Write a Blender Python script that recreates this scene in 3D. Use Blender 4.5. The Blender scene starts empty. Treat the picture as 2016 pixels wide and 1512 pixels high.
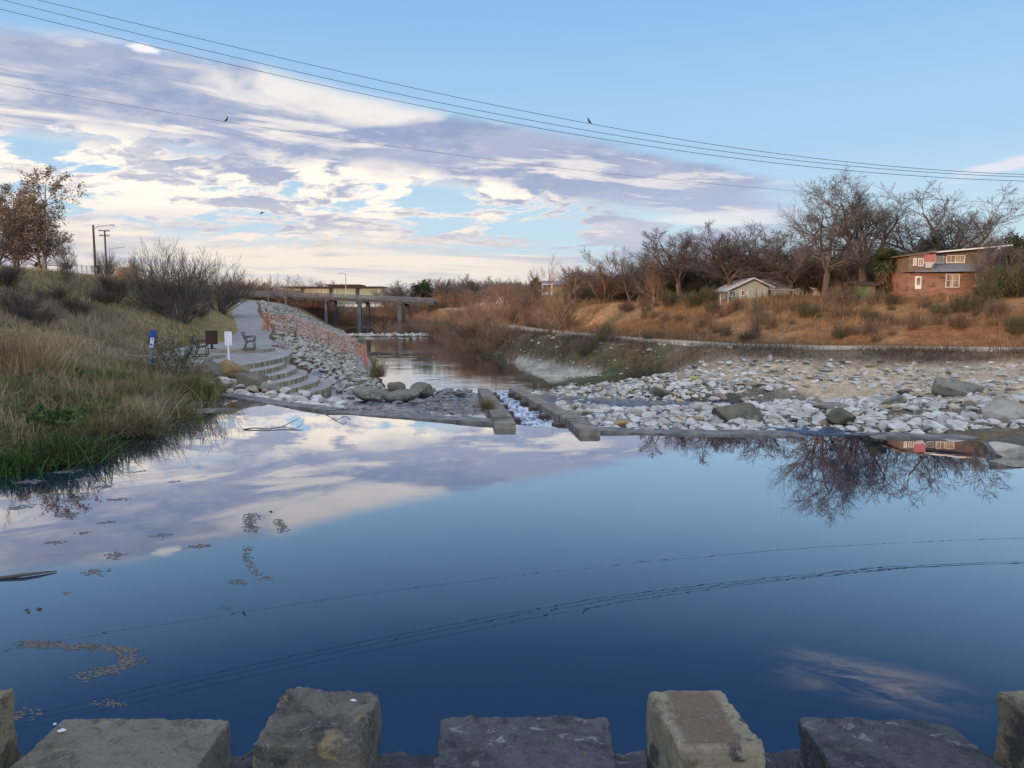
import bpy, bmesh, math, random
import numpy as np
from mathutils import Vector, Matrix, Euler
S = bpy.context.scene
COL = S.collection
R = math.radians
rng = np.random.default_rng(7)
random.seed(7)
# ------------------------------------------------------------------ camera maths (metres, +Y downstream)
CAM_H, PITCH, FPX = 3.0, R(5.7), 1500.0
cp, sp = math.cos(PITCH), math.sin(PITCH)
def ray(px, py):
    r = (px-1008)/FPX; u = (756-py)/FPX
    return r, cp+u*sp, -sp+u*cp
def at_z(px, py, z):
    x, y, w = ray(px, py); t = (z-CAM_H)/w
    return Vector((x*t, y*t, z))
def at_y(px, py, Y):
    x, y, w = ray(px, py); t = Y/y
    return Vector((x*t, Y, CAM_H+w*t))
def xa(px, d): return at_y(px, 606, d).x
# ------------------------------------------------------------------ tagging / linking
def tag(o, label=None, cat=None, group=None, kind=None):
    if label: o['label'] = label
    if cat: o['category'] = cat
    if group: o['group'] = group
    if kind: o['kind'] = kind
    return o
def link(name, me, parent=None, loc=None):
    o = bpy.data.objects.new(name, me); COL.objects.link(o)
    if parent is not None: o.parent = parent
    if loc is not None: o.location = loc
    return o
def thing(name, label, cat, loc=(0,0,0), rz=0, group=None):
    o = link(name, None, None, loc); o.rotation_euler = (0,0,rz)
    o.empty_display_size = .2
    return tag(o, label, cat, group)
def copy_tree(o, parent=None):
    c = o.copy(); COL.objects.link(c); c.parent = parent
    for ch in list(o.children): copy_tree(ch, c)
    return c
def mesh_np(name, V, faces, m=None, smooth=True, tint=None):
    """V (n,3); faces: list of int arrays (k,3)/(k,4)"""
    me = bpy.data.meshes.new(name)
    V = np.asarray(V, dtype=np.float32)
    faces = [np.asarray(f, dtype=np.int32) for f in faces if len(f)]
    loops = np.concatenate([f.ravel() for f in faces])
    sizes = np.concatenate([np.full(len(f), f.shape[1], dtype=np.int32) for f in faces])
    starts = np.concatenate([[0], np.cumsum(sizes)[:-1]]).astype(np.int32)
    me.vertices.add(len(V)); me.vertices.foreach_set('co', V.ravel())
    me.loops.add(len(loops)); me.loops.foreach_set('vertex_index', loops)
    me.polygons.add(len(sizes)); me.polygons.foreach_set('loop_start', starts)
    me.polygons.foreach_set('use_smooth', np.full(len(sizes), smooth, dtype=bool))
    if tint is not None:
        tint = np.asarray(tint, dtype=np.float32)
        if tint.ndim == 1: tint = np.stack([tint]*3, 1)
        a = me.color_attributes.new('tint', 'FLOAT_COLOR', 'POINT')
        a.data.foreach_set('color', np.concatenate([tint, np.ones((len(tint),1),np.float32)],1).astype(np.float32).ravel())
    if m: me.materials.append(m)
    me.update(calc_edges=True); me.validate()
    return me
class MB:
    """collects simple shapes into one mesh"""
    def __init__(s): s.v=[]; s.f=[]; s.n=0
    def add(s, V, Fs):
        V=np.asarray(V,float); s.v.append(V)
        for f in Fs: s.f.append(np.asarray(f)+s.n)
        s.n+=len(V); return s
    def box(s, c, d, rot=None):
        x,y,z=[q/2 for q in d]
        V=np.array([(-x,-y,-z),(x,-y,-z),(x,y,-z),(-x,y,-z),(-x,-y,z),(x,-y,z),(x,y,z),(-x,y,z)])
        if rot is not None: V=V@np.array(Euler(rot).to_matrix()).T
        return s.add(V+np.array(c),[[(0,3,2,1),(4,5,6,7),(0,1,5,4),(1,2,6,5),(2,3,7,6),(3,0,4,7)]])
    def hexa(s, V8):
        return s.add(V8,[[(0,3,2,1),(4,5,6,7),(0,1,5,4),(1,2,6,5),(2,3,7,6),(3,0,4,7)]])
    def tube(s, pts, r, k=6, caps=True):
        pts=np.asarray(pts,float); n=len(pts)
        rr=np.full(n,r) if np.isscalar(r) else np.asarray(r,float)
        V,F=tubes(pts[None],rr[None],k)
        Fs=[F]
        s.add(V,Fs)
        if caps:
            b=s.n-len(V)
            s.f.append(np.array([[b+(0 if j==0 else 0),b+j,b+j+1] for j in range(1,k-1)]))
            e=b+(n-1)*k
            s.f.append(np.array([[e,e+j+1,e+j] for j in range(1,k-1)]))
        return s
    def prism(s, poly, z0, z1):
        n=len(poly); P=np.asarray(poly,float)
        V=np.concatenate([np.c_[P,np.full(n,z0)],np.c_[P,np.full(n,z1)]])
        side=[(i,(i+1)%n,n+(i+1)%n,n+i) for i in range(n)]
        top=[tuple(range(n,2*n))]
        return s.add(V,[np.array(side),np.array(top)])
    def build(s, name, m, parent=None, smooth=False, loc=None):
        Fs=[]
        for k_ in sorted({f.shape[1] for f in s.f}): Fs.append(np.concatenate([f for f in s.f if f.shape[1]==k_]))
        return link(name, mesh_np(name, np.concatenate(s.v), Fs, m, smooth), parent, loc)
def tubes(P, Rr, k):
    """P (N,n,3) polylines, Rr (N,n) -> verts, quads"""
    N,n,_=P.shape
    T=np.empty_like(P); T[:,1:-1]=P[:,2:]-P[:,:-2]; T[:,0]=P[:,1]-P[:,0]; T[:,-1]=P[:,-1]-P[:,-2]
    T/=np.linalg.norm(T,axis=2,keepdims=True)+1e-9
    avg=P[:,-1]-P[:,0]
    ref=np.where((np.abs(avg[:,2])<.8*np.linalg.norm(avg,axis=1))[:,None],np.array([0,0,1.]),np.array([1.,0.1,0]))[:,None,:]
    A=np.cross(T,np.broadcast_to(ref,T.shape)); A/=np.linalg.norm(A,axis=2,keepdims=True)+1e-9
    B=np.cross(T,A)
    ang=np.arange(k)*2*np.pi/k
    V=P[:,:,None,:]+Rr[:,:,None,None]*(np.cos(ang)[None,None,:,None]*A[:,:,None,:]+np.sin(ang)[None,None,:,None]*B[:,:,None,:])
    idx=np.arange(N*n*k).reshape(N,n,k)
    a=idx[:,:-1,:]; b=np.roll(a,-1,axis=2); d=idx[:,1:,:]; c=np.roll(d,-1,axis=2)
    return V.reshape(-1,3), np.stack([a,b,c,d],-1).reshape(-1,4)
# ------------------------------------------------------------------ value noise
def _h(i,j,k,seed):
    n=(i*374761393+j*668265263+k*2147483647+seed*1274126177)&0xffffffff
    n=((n^(n>>13))*1274126177)&0xffffffff
    n=((n^(n>>16))*2246822519)&0xffffffff
    return ((n^(n>>15))&0xffff)/65535.0*2-1
def vnoise(P,seed=0):
    P=np.asarray(P,float); I=np.floor(P).astype(np.int64); f=P-I; f=f*f*(3-2*f)
    out=0
    for a in (0,1):
        for b in (0,1):
            for c in (0,1):
                w=(f[...,0] if a else 1-f[...,0])*(f[...,1] if b else 1-f[...,1])*(f[...,2] if c else 1-f[...,2])
                out=out+w*_h(I[...,0]+a,I[...,1]+b,I[...,2]+c,seed)
    return out
def fbm(P,oct=4,seed=0,gain=.5):
    P=np.asarray(P,float); s=0; a=1
    for o in range(oct):
        s=s+a*vnoise(P*(2**o)+17.3*o,seed+o); a*=gain
    return s
def sstep(a,b,x): 
    t=np.clip((x-a)/(b-a),0,1); return t*t*(3-2*t)
def P3(x,y,s): return np.stack([np.asarray(x,float)*s,np.asarray(y,float)*s,np.zeros_like(np.asarray(x,float))],-1)
# ------------------------------------------------------------------ node helper
class NT:
    def __init__(s,nt): s.t=nt; s.N=nt.nodes; s.L=nt.links
    def put(s,sock,v):
        if hasattr(v,'is_output'): s.L.new(v,sock)
        elif v is not None:
            try: sock.default_value=v
            except Exception: sock.default_value=(*v,1)
    def node(s,typ,ins=None,**kw):
        n=s.N.new(typ)
        for k,v in kw.items(): setattr(n,k,v)
        for k,v in (ins or {}).items(): s.put(n.inputs[k],v)
        return n
    def m(s,op,a,b=None,c=None,clamp=False):
        n=s.N.new('ShaderNodeMath'); n.operation=op; n.use_clamp=clamp
        for i,v in enumerate((a,b,c)):
            if v is not None: s.put(n.inputs[i],v)
        return n.outputs[0]
    def vm(s,op,a,b=None,scale=None):
        n=s.N.new('ShaderNodeVectorMath'); n.operation=op
        s.put(n.inputs[0],a)
        if b is not None: s.put(n.inputs[1],b)
        if scale is not None: s.put(n.inputs['Scale'],scale)
        return n.outputs['Value'] if op in('DOT_PRODUCT','LENGTH') else n.outputs[0]
    def mix(s,f,a,b,mode='MIX'):
        n=s.N.new('ShaderNodeMix'); n.data_type='RGBA'; n.blend_type=mode; n.clamp_factor=True
        s.put(n.inputs[0],f); s.put(n.inputs[6],a if hasattr(a,'is_output') else (*a,1)); s.put(n.inputs[7],b if hasattr(b,'is_output') else (*b,1))
        return n.outputs[2]
    def noise(s,vec,scale,detail=4,rough=.5,dist=0,lac=2.0):
        n=s.N.new('ShaderNodeTexNoise'); s.put(n.inputs['Vector'],vec)
        for k,v in (('Scale',scale),('Detail',detail),('Roughness',rough),('Distortion',dist),('Lacunarity',lac)): s.put(n.inputs[k],v)
        return n.outputs['Fac']
    def ss(s,a,b,x,o0=0,o1=1):
        n=s.N.new('ShaderNodeMapRange'); n.interpolation_type='SMOOTHSTEP'
        for i,v in enumerate((x,a,b,o0,o1)): s.put(n.inputs[i],v)
        return n.outputs[0]
    def comb(s,x,y,z):
        n=s.N.new('ShaderNodeCombineXYZ')
        for i,v in enumerate((x,y,z)): s.put(n.inputs[i],v)
        return n.outputs[0]
    def sep(s,v):
        n=s.N.new('ShaderNodeSeparateXYZ'); s.put(n.inputs[0],v); return n.outputs
    def scale(s,v,xyz):
        n=s.N.new('ShaderNodeMapping'); s.put(n.inputs[0],v); n.inputs['Scale'].default_value=xyz; return n.outputs[0]
    def bump(s,h,strength,dist=.02):
        n=s.N.new('ShaderNodeBump'); s.put(n.inputs['Strength'],strength); s.put(n.inputs['Distance'],dist); s.put(n.inputs['Height'],h); return n.outputs[0]
def newmat(name):
    m=bpy.data.materials.new(name); m.use_nodes=True
    nt=NT(m.node_tree); b=m.node_tree.nodes['Principled BSDF']
    return m,nt,b
def pmat(name,c1,c2=None,scale=4,rough=.9,bump=0,bscale=None,c3=None,s3=1.3,t3=(.5,.65),tint=False,stretch=None,coord='pos',rand=0,spec=.25,det=5,metal=0):
    m,n,b=newmat(name)
    if coord=='pos': v=n.node('ShaderNodeNewGeometry').outputs['Position']
    else: v=n.node('ShaderNodeTexCoord').outputs['Object']
    if stretch: v=n.scale(v,stretch)
    c2=c2 or tuple(q*.7 for q in c1)
    col=n.mix(n.ss(.36,.64,n.noise(v,scale,det,.6)),c1,c2)
    if c3: col=n.mix(n.ss(t3[0],t3[1],n.noise(v,s3,det,.65)),col,c3)
    if rand:
        ri=n.node('ShaderNodeObjectInfo').outputs['Random']
        col=n.mix(1.0,col,n.comb(*[n.m('MULTIPLY_ADD',ri,rand,1-rand/2)]*3),'MULTIPLY')
    if tint:
        a=n.node('ShaderNodeAttribute',attribute_name='tint').outputs['Color']
        col=n.mix(1.0,col,a,'MULTIPLY')
    n.put(b.inputs['Base Color'],col); b.inputs['Roughness'].default_value=rough
    b.inputs['Specular IOR Level'].default_value=spec; b.inputs['Metallic'].default_value=metal
    if bump: n.put(b.inputs['Normal'],n.bump(n.noise(v,bscale or scale*4,6,.65),bump,.03))
    return m
# ------------------------------------------------------------------ camera, sun, sky
cam=bpy.data.cameras.new('camera'); co=link('camera',cam,None,(0,0,CAM_H)); co.rotation_euler=(R(90)-PITCH,0,0)
cam.sensor_width=36; cam.lens=36*FPX/2016; cam.clip_start=.05; cam.clip_end=20000; S.camera=co
S.view_settings.view_transform='Standard'; S.view_settings.look='None'; S.view_settings.exposure=0; S.view_settings.gamma=1
try: S.cycles.use_denoising=True
except Exception: pass
SUN_EL, SUN_AZ = R(7.0), R(230)           # azimuth clockwise from +Y: behind and to the left
sd=Vector((math.sin(SUN_AZ)*math.cos(SUN_EL),math.cos(SUN_AZ)*math.cos(SUN_EL),math.sin(SUN_EL)))
sl=bpy.data.lights.new('sun','SUN'); sl.energy=2.8; sl.angle=R(.6); sl.color=(1,.58,.32)
so=link('sun',sl,None,(-60,-60,40)); so.rotation_euler=sd.to_track_quat('Z','Y').to_euler()
w=bpy.data.worlds.new('World'); S.world=w; w.use_nodes=True
n=NT(w.node_tree); bg=w.node_tree.nodes['Background']
w.cycles.sampling_method="NONE"
WS=.12; bg.inputs['Strength'].default_value=WS
sky=n.node('ShaderNodeTexSky'); sky.sky_type='NISHITA'; sky.sun_disc=False; sky.sun_elevation=SUN_EL; sky.sun_rotation=SUN_AZ
sky.air_density=1.0; sky.dust_density=.4; sky.ozone_density=1.6
tc=n.node('ShaderNodeTexCoord').outputs['Generated']
x,y,z=n.sep(tc)
zc=n.m('MAXIMUM',z,0.0)
def k(c): return tuple(q/WS for q in c)
ramp=n.node('ShaderNodeValToRGB'); n.put(ramp.inputs[0],zc)
cr=ramp.color_ramp; cr.interpolation='EASE'
stops=[(0,(.74,.76,.80)),(.09,(.60,.79,.95)),(.22,(.42,.68,.97)),(.36,(.31,.57,.95)),(.43,(.20,.43,.84)),(.50,(.15,.36,.78)),(.58,(.16,.36,.78)),(.72,(.85,.95,1.2)),(1,(1.0,1.1,1.35))]  # last two stops: bright zenith out of view, added to raise ground light
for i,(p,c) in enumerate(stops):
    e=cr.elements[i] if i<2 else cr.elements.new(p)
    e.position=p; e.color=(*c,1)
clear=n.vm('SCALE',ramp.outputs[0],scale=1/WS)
blue=n.mix(.85,sky.outputs[0],clear)
# cloud deck as a flat layer: project the view direction on a plane
zz=n.m('ADD',zc,.012)
u=n.m('DIVIDE',x,zz); v=n.m('DIVIDE',y,zz)
nn=n.m('ADD',n.m('MULTIPLY',u,-.617),n.m('MULTIPLY',v,.787))      # across the deck edge
tt=n.m('ADD',n.m('MULTIPLY',u,.787),n.m('MULTIPLY',v,.617))       # along it
def sc(a,b,o=0): return n.comb(n.m('MULTIPLY_ADD',tt,a,o),n.m('MULTIPLY_ADD',nn,b,o*1.7),o)
z2=n.m('ADD',zc,.22); u2=n.m('DIVIDE',x,z2); v2=n.m('DIVIDE',y,z2)
def pw(a,b,o): return n.comb(n.m('MULTIPLY',u2,a),n.m('MULTIPLY',v2,b),o)
az=n.m('DIVIDE',x,n.m('MAXIMUM',y,.05))
big=n.noise(pw(1.0,1.0,2.1),2.2,3,.5)
puff=n.noise(pw(.85,1.0,3.3),5.0,7,.60,.3)          # cumulus lumps
wisp=n.noise(sc(1.0,1.9,7),1.0,6,.60,.6)             # streaks along the deck
edge=n.m('ADD',nn,n.m('MULTIPLY',n.m('SUBTRACT',n.noise(sc(.9,.6,5),1.0,6,.55,.3),.5),.62))
deck=n.ss(3.08,3.34,edge)
# blue windows in the middle of the deck
hz=n.m('MULTIPLY',n.ss(4.5,5.3,nn),n.ss(12,8,nn))
hn=n.noise(pw(.72,1.0,9.1),3.6,7,.60,.35)
hole=n.m('MULTIPLY',n.ss(.515,.575,n.m('ADD',hn,n.m('MULTIPLY',n.ss(-.55,-.1,az),.02))),hz)
azn=n.m('ADD',az,n.m('MULTIPLY',n.m('SUBTRACT',n.noise(sc(.5,.9,4),1.0,6,.62,.4),.5),.34))
rightend=n.ss(.43,.27,azn)
front=n.ss(-.05,.12,y)
cover=n.m('MULTIPLY',n.m('MULTIPLY',deck,rightend),n.m('MULTIPLY',n.m('SUBTRACT',1,hole),front))
# light and shade of the deck
rimz=n.m('MULTIPLY',n.ss(3.95,3.45,edge),n.ss(.50,.60,n.noise(sc(.85,.5,21),1.0,4,.55,.3)))
st=n.m('MULTIPLY',n.ss(.50,.62,wisp),n.ss(5.4,4.4,nn))
left=n.m('MULTIPLY',n.ss(-.36,-.62,az),n.m('MULTIPLY',n.ss(3.5,3.9,nn),n.ss(.40,.56,wisp)))
cz=n.ss(4.35,5.2,n.m('ADD',nn,n.m('MULTIPLY',n.m('SUBTRACT',big,.5),2.4)))
cum=n.m('MULTIPLY',n.ss(.44,.55,puff),n.m('MULTIPLY',cz,n.ss(15,9,nn)))
halo=n.m('MULTIPLY',n.ss(.46,.525,hn),hz)            # bright edges round the blue windows
lit=n.m('MAXIMUM',n.m('MAXIMUM',rimz,n.m('MULTIPLY',st,.78)),n.m('MAXIMUM',n.m('MULTIPLY',left,.8),n.m('MAXIMUM',cum,n.m('MULTIPLY',halo,.85))))
fine=n.noise(pw(.9,1.0,5.5),15,5,.62)
lit=n.m('MULTIPLY_ADD',n.m('SUBTRACT',fine,.5),.8,lit,clamp=True)
dark=n.mix(n.ss(3.3,6.5,nn),k((.325,.40,.605)),k((.47,.51,.65)))
dark=n.mix(n.ss(.42,.60,puff),dark,k((.44,.49,.66)))
litc=n.mix(n.ss(3.3,5.2,nn),k((.90,.86,.84)),k((1.15,1.03,.90)))
cl=n.mix(lit,dark,litc)
# low bands near the horizon
hb=n.noise(n.comb(n.m('MULTIPLY',az,2.6),n.m('MULTIPLY',z,30),1.0),1.0,7,.62,.7)
lowc=n.mix(n.ss(.40,.58,hb),k((.52,.54,.66)),k((.96,.86,.75)))
cl=n.mix(n.ss(.145,.06,z),cl,lowc)
cl=n.mix(n.m('MULTIPLY',n.ss(.10,.0,z),.5),cl,k((.80,.76,.72)))
# cooler mauve toward the right part of the deck
cl=n.mix(n.m('MULTIPLY',n.ss(-.05,.2,az),n.m('MULTIPLY',n.ss(.2,.12,z),n.m('MULTIPLY_ADD',n.m('MULTIPLY',n.ss(.5,.62,wisp),n.ss(.06,.11,z)),-.5,.85))),cl,k((.46,.53,.70)))
skyc=n.mix(cover,blue,cl)
# lone puffs: by the power lines, far right, and a high wisp
def puffm(px,py,wu,wv,sc_,seed,el=None):
    r0,y0,w0=ray(px,py); w0=abs(w0); U,V=r0/(w0+.012),y0/(w0+.012)
    du=n.m('DIVIDE',n.m('SUBTRACT',u,U),wu); dv=n.m('DIVIDE',n.m('SUBTRACT',v,V),wv)
    d=n.m('SQRT',n.m('ADD',n.m('MULTIPLY',du,du),n.m('MULTIPLY',dv,dv)))
    d=n.m('ADD',d,n.m('MULTIPLY',n.m('SUBTRACT',n.noise(n.comb(u,v,seed),sc_,4,.6),.5),1.6))
    return n.ss(1.0,.35,d)
skyc=n.mix(n.m('MULTIPLY',puffm(281,92,.062,.085,14,1.0),.95),skyc,k((1.0,.98,.98)))
skyc=n.mix(n.m('MULTIPLY',puffm(1985,322,.24,.75,2.6,8.0),.8),skyc,k((.84,.83,.90)))
skyc=n.mix(n.m('MULTIPLY',puffm(1430,430,.8,1.0,1.2,5.0),.7),skyc,k((.90,.87,.88)))
wd=n.m('ADD',n.m('MULTIPLY',n.m('SUBTRACT',u,.93),.86),n.m('MULTIPLY',n.m('SUBTRACT',v,1.90),-.5))
we=n.m('ADD',n.m('MULTIPLY',n.m('SUBTRACT',u,.93),.5),n.m('MULTIPLY',n.m('SUBTRACT',v,1.90),.86))
wn=n.noise(n.comb(n.m('MULTIPLY',wd,3),n.m('MULTIPLY',we,9),.5),1.0,5,.65,.6)
wm=n.m('MULTIPLY',n.m('MULTIPLY',n.ss(.30,.05,n.m('ABSOLUTE',wd)),n.ss(.17,.0,n.m('ABSOLUTE',we))),n.ss(.38,.66,wn))
skyc=n.mix(n.m('MULTIPLY',wm,.9),skyc,k((2.4,2.0,1.65)))
# unseen bright overcast added behind the viewer to lift light on the ground
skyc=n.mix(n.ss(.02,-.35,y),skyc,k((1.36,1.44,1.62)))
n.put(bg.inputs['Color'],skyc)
# ------------------------------------------------------------------ terrain
ZL=-1.25                                       # lower pool level; upper pool is 0
WEIR=np.array([(-16,31),(-12.5,28.2),(-10.4,26.2),(-5.3,21.7),(-.45,19.4),(2.1,18.1),(7.5,17.45),(11.5,17.2),(16,17.0),(60,16.5)])
def yw(x): return np.interp(x,WEIR[:,0],WEIR[:,1])
UP=[(-120,[-400,-60,-40,-20,-15,-12,-10,-7,8,10.5,13,33,38,75,95,400],[13,12,10.5,3,1.4,1,0,-1.5,-1.5,0,.6,.9,1,4.6,5,7]),
 (3,[-400,-60,-38,-20,-15,-12,-10,-7,8,10.5,13,33,38,72,92,400],[13,12,10,2.6,1.2,.8,-.1,-1.5,-1.5,0,.5,.8,.9,4.6,5,7]),
 (14,[-400,-60,-36,-20,-14.5,-11.5,-9.4,-7,7,10.0,12,32,37,70,90,400],[12,11,9,2.2,1,.55,-.1,-1.5,-1.4,-.05,.2,.7,.8,4.6,5.2,7]),
 (19,[-400,-60,-36,-20,-14,-11.5,-8.9,-6.5,7,10.0,12,31,36,70,90,400],[12,10.5,8.2,2.1,1,.55,-.1,-1.3,-1.2,-.1,.2,.6,.8,4.6,5.2,7]),
 (25,[-400,-60,-35.5,-19.5,-14,-11.5,-9.7,-7.5,7,9,12,30,35,68,90,400],[12,10,7.3,1.8,.9,.5,-.1,-1,-1,-.1,.2,.6,.8,4.6,5.2,7]),
 (32,[-400,-60,-33,-18.5,-14.6,-12,-11,-9,7,9,12,27,33,65,85,400],[11,9,6.2,1.8,.85,.5,.1,-.6,-.6,0,.2,.6,.8,4.6,5.2,7])]
DN=[(15,[-400,-60,-36,-20,-14.5,-11.5,-10,-7,-2,2.5,6,18,26,30,52,400],[12,10.5,8.6,2.2,1,.55,-.05,-.1,-.12,-.12,-.12,.35,.9,1.1,4.4,6]),
 (22,[-400,-60,-36,-20,-14,-11,-9.9,-7,-2,2.5,6,15,24,28,50,400],[12,10.5,7.9,2.1,1,.5,-.05,-.12,-.28,-.25,-.2,.22,1.0,1.15,4.4,6]),
 (28,[-400,-60,-34.5,-18.5,-14,-11.2,-8.6,-6,-1.5,2.5,6,13,21,26,46,400],[12,9.5,6.8,1.75,.9,.5,-.4,-.6,-.8,-.68,-.52,-.25,.75,1.1,4.3,6]),
 (33,[-400,-60,-33,-20,-16,-11.5,-7.9,-5,-1.5,2,5,13,21.6,26.5,38,400],[11,9,5.9,1.9,.75,.5,-.75,-1.0,-1.15,-1.0,-.55,.22,1.08,1.25,4.2,6]),
 (37,[-400,-60,-33,-22,-17.5,-11.5,-7.2,-5,-.8,1.6,5,12.5,16,20.4,36,400],[10,8,5.3,2.1,.7,.5,-1.05,-1.6,-1.6,-1.2,-.7,.55,1.05,1.18,4.1,6]),
 (41,[-400,-65,-33,-23,-18.5,-12,-6.9,-5,.4,2.2,6.8,9.2,10.6,14.6,36,400],[10,8,5.3,2.1,.65,.55,-1.25,-2,-2,-1.25,-.88,.1,1.0,1.12,4.05,6]),
 (46,[-400,-65,-33,-24,-18.8,-14,-8,-6,.2,1.9,6.2,7.2,7.9,11.6,33,400],[10,8,5.5,2.2,.68,.6,-1.25,-2,-2,-1.25,-.95,-.2,.98,1.06,4.0,6]),
 (53,[-400,-65,-34,-25,-19.6,-16.8,-9.4,-7,-.6,1.0,4.2,4.8,5.3,9.0,24.5,400],[9,7.5,5.5,2.4,.75,.7,-1.25,-2,-2,-1.25,-.98,-.3,.93,1.0,3.72,6.5]),
 (64,[-400,-65,-36,-29,-22.6,-19.9,-11.5,-9,-2,-.2,1.6,2.0,2.4,6.0,14,400],[9,7.5,5.7,3.1,1.25,1.2,-1.25,-2,-2,-1.25,-.98,-.3,.92,1.0,3.6,6.8]),
 (80,[-400,-65,-39,-33,-29,-26.5,-15.5,-13,-5,-3.3,-2.2,-1.6,-1.0,2.2,7,400],[9,7.5,5.9,3.8,2.3,2.25,-1.25,-2,-2,-1.25,-.6,.1,.93,1.0,3.5,6.8]),
 (96,[-400,-70,-44,-38,-34.6,-31.8,-19.4,-17,-8,-6.3,-4.9,-4.1,-3.3,-.4,6,400],[9,7.5,6,4.4,3.1,3.05,-1.25,-2,-2,-1.25,-.5,.1,.95,1.0,3.9,6.8]),
 (120,[-400,-75,-54,-47,-43,-40,-26,-23.5,-14,-12,-10,-8.6,-7.3,-4.4,6,400],[8,7,5.6,4.6,4,3.9,-1.25,-1.9,-1.9,-1.25,-.4,.2,1,1.1,4.2,7]),
 (150,[-400,-80,-60,-52,-46,-43,-33,-31,-23,-21,-18.5,-15.5,-13,-9,3,400],[8,6.5,5.2,4.8,4,3.6,-1.25,-1.6,-1.6,-1.25,.3,2.4,3.0,3.2,4.2,7]),
 (185,[-400,-90,-66,-58,-52,-50,-42,-40,-30,-27,-24,-20,-16,-12,4,400],[6,5,4.4,3.5,2.8,2.4,0,-.5,-.5,0,1,2,2.6,3,4,6]),
 (260,[-600,-120,-90,-80,-70,-62,-52,-48,-34,-28,-20,-10,0,10,60,600],[4.5,4,3.6,3.4,3.2,3,2.6,2.5,2.5,2.6,3,3.2,3.4,3.5,4,5]),
 (900,[-1500,-700,-500,-400,-300,-200,-100,-50,0,50,100,200,300,500,900,1500],[4]*16),
 (4000,[-5000,-2000,-1500,-900,-600,-300,-100,-50,0,50,100,200,400,900,2000,5000],[4]*16)]
def interp_set(ST,x,y):
    ys=np.array([s[0] for s in ST],float); X=np.array([s[1] for s in ST],float); Z=np.array([s[2] for s in ST],float)
    yc=np.clip(y,ys[0],ys[-1]); i=np.clip(np.searchsorted(ys,yc,side='right')-1,0,len(ys)-2)
    t=((yc-ys[i])/(ys[i+1]-ys[i]))[:,None]
    cx=X[i]*(1-t)+X[i+1]*t; cz=Z[i]*(1-t)+Z[i+1]*t
    j=np.clip((cx<=x[:,None]).sum(1)-1,0,14); a=np.arange(len(x))
    x0,x1=cx[a,j],cx[a,j+1]; f=np.clip((x-x0)/np.maximum(x1-x0,1e-6),0,1)
    fs=f*f*(3-2*f)*.5+f*.5
    return cz[a,j]*(1-fs)+cz[a,j+1]*fs
def Hs(x,y):
    """smooth ground height"""
    x=np.atleast_1d(np.asarray(x,float)); y=np.atleast_1d(np.asarray(y,float)); sh=x.shape; x=x.ravel(); y=y.ravel()
    zu=interp_set(UP,x,y); zd=interp_set(DN,x,y); s=y-yw(x); k_=sstep(.15,.7,s)
    z=zu*(1-k_)+zd*k_
    # stream hollows in the stone field
    z-=.28*np.exp(-((y-28.6-.05*x)/2.1)**2)*sstep(2.5,4,x)*sstep(14.5,11.5,x)
    z-=.22*np.exp(-((x-7.6)/1.3)**2-((y-18.9)/1.7)**2)
    bk=(x<-8.5)*sstep(-.05,.35,z)*sstep(1.1,.7,z)*(y>8)*(y<29); z=z+bk*(.22*fbm(P3(x,y,.75),3,23)+.05)
    z-=.16*np.exp(-((x-13)/3.0)**2-((y-21.5)/.9)**2)
    z+=.14*np.exp(-((x-3.0+.33*(y-48))/2.3)**2-((y-49.5)/6.0)**2)     # gravel bar
    return z.reshape(sh)
def H(x,y):
    z=Hs(x,y); x=np.atleast_1d(np.asarray(x,float)); y=np.atleast_1d(np.asarray(y,float))
    a=.05+.13*sstep(1.2,2.6,z)*sstep(400,100,y)
    a=a*(1-.85*terr_mask(x,y))
    return z+a*fbm(P3(x,y,.35),4,3)
def H1(x,y): return float(H(x,y)[0])
PATH=np.array([(-15.2,47.5,.68),(-18.0,53,.74),(-19.9,58,.92),(-21.2,63,1.2),(-24.6,72,1.72),(-27.8,80,2.3),(-31,89,2.75),(-33.2,96,3.1),(-36.2,105,3.45),(-41.5,120,3.98),(-47,140,4.3)])
SIDE=np.array([(-13.2,34.3,.68),(-16,35.2,.76),(-19,34.0,1.0),(-22.5,31.5,1.45),(-26,29,2.0)])
ROAD=np.array([(50,31,1.5),(32,32.3,1.3),(22.8,34.2,1.2),(17.5,37,1.12),(13,40.2,1.06),(9.6,46,1.02),(6.9,53.5,.98),(4,64,.97),(.4,80,.98),(-1.8,96,1.0),(-5.8,120,1.1),(-11,150,3.05)])
RY=[31,32.3,34.2,37,40.2,46,53.5,64,80,96,120]; RX=[50,32,22.8,17.5,13,9.6,6.9,4,.4,-1.8,-5.8]
def road_x(y): return np.interp(y,RY,RX)
def ybr(x): return np.interp(x,[3,6,9,13,18,24],[41,39.5,37.6,34.6,31.2,28.8])
def pl_dist(x,y,PL):
    d=np.full(x.shape,1e9); zc=np.zeros(x.shape)
    for a,b in zip(PL[:-1],PL[1:]):
        ab=b[:2]-a[:2]; t=np.clip(((x-a[0])*ab[0]+(y-a[1])*ab[1])/(ab@ab),0,1)
        q=np.hypot(x-a[0]-t*ab[0],y-a[1]-t*ab[1]); k_=q<d
        d=np.where(k_,q,d); zc=np.where(k_,a[2]+t*(b[2]-a[2]),zc)
    return d,zc
TERRACE=[(-11.7,27.6),(-11.15,30.2),(-10.85,32.6),(-10.78,35),(-10.95,37),(-11.45,39.2),(-12.2,41.2),(-13.2,43.4),(-14.4,46),(-16.6,51.5),(-19.8,52.5),(-20.5,49),(-19.5,44),(-18,39),(-16,35),(-14.4,31.5),(-13.6,28.6),(-12.8,27.6)]
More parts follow.
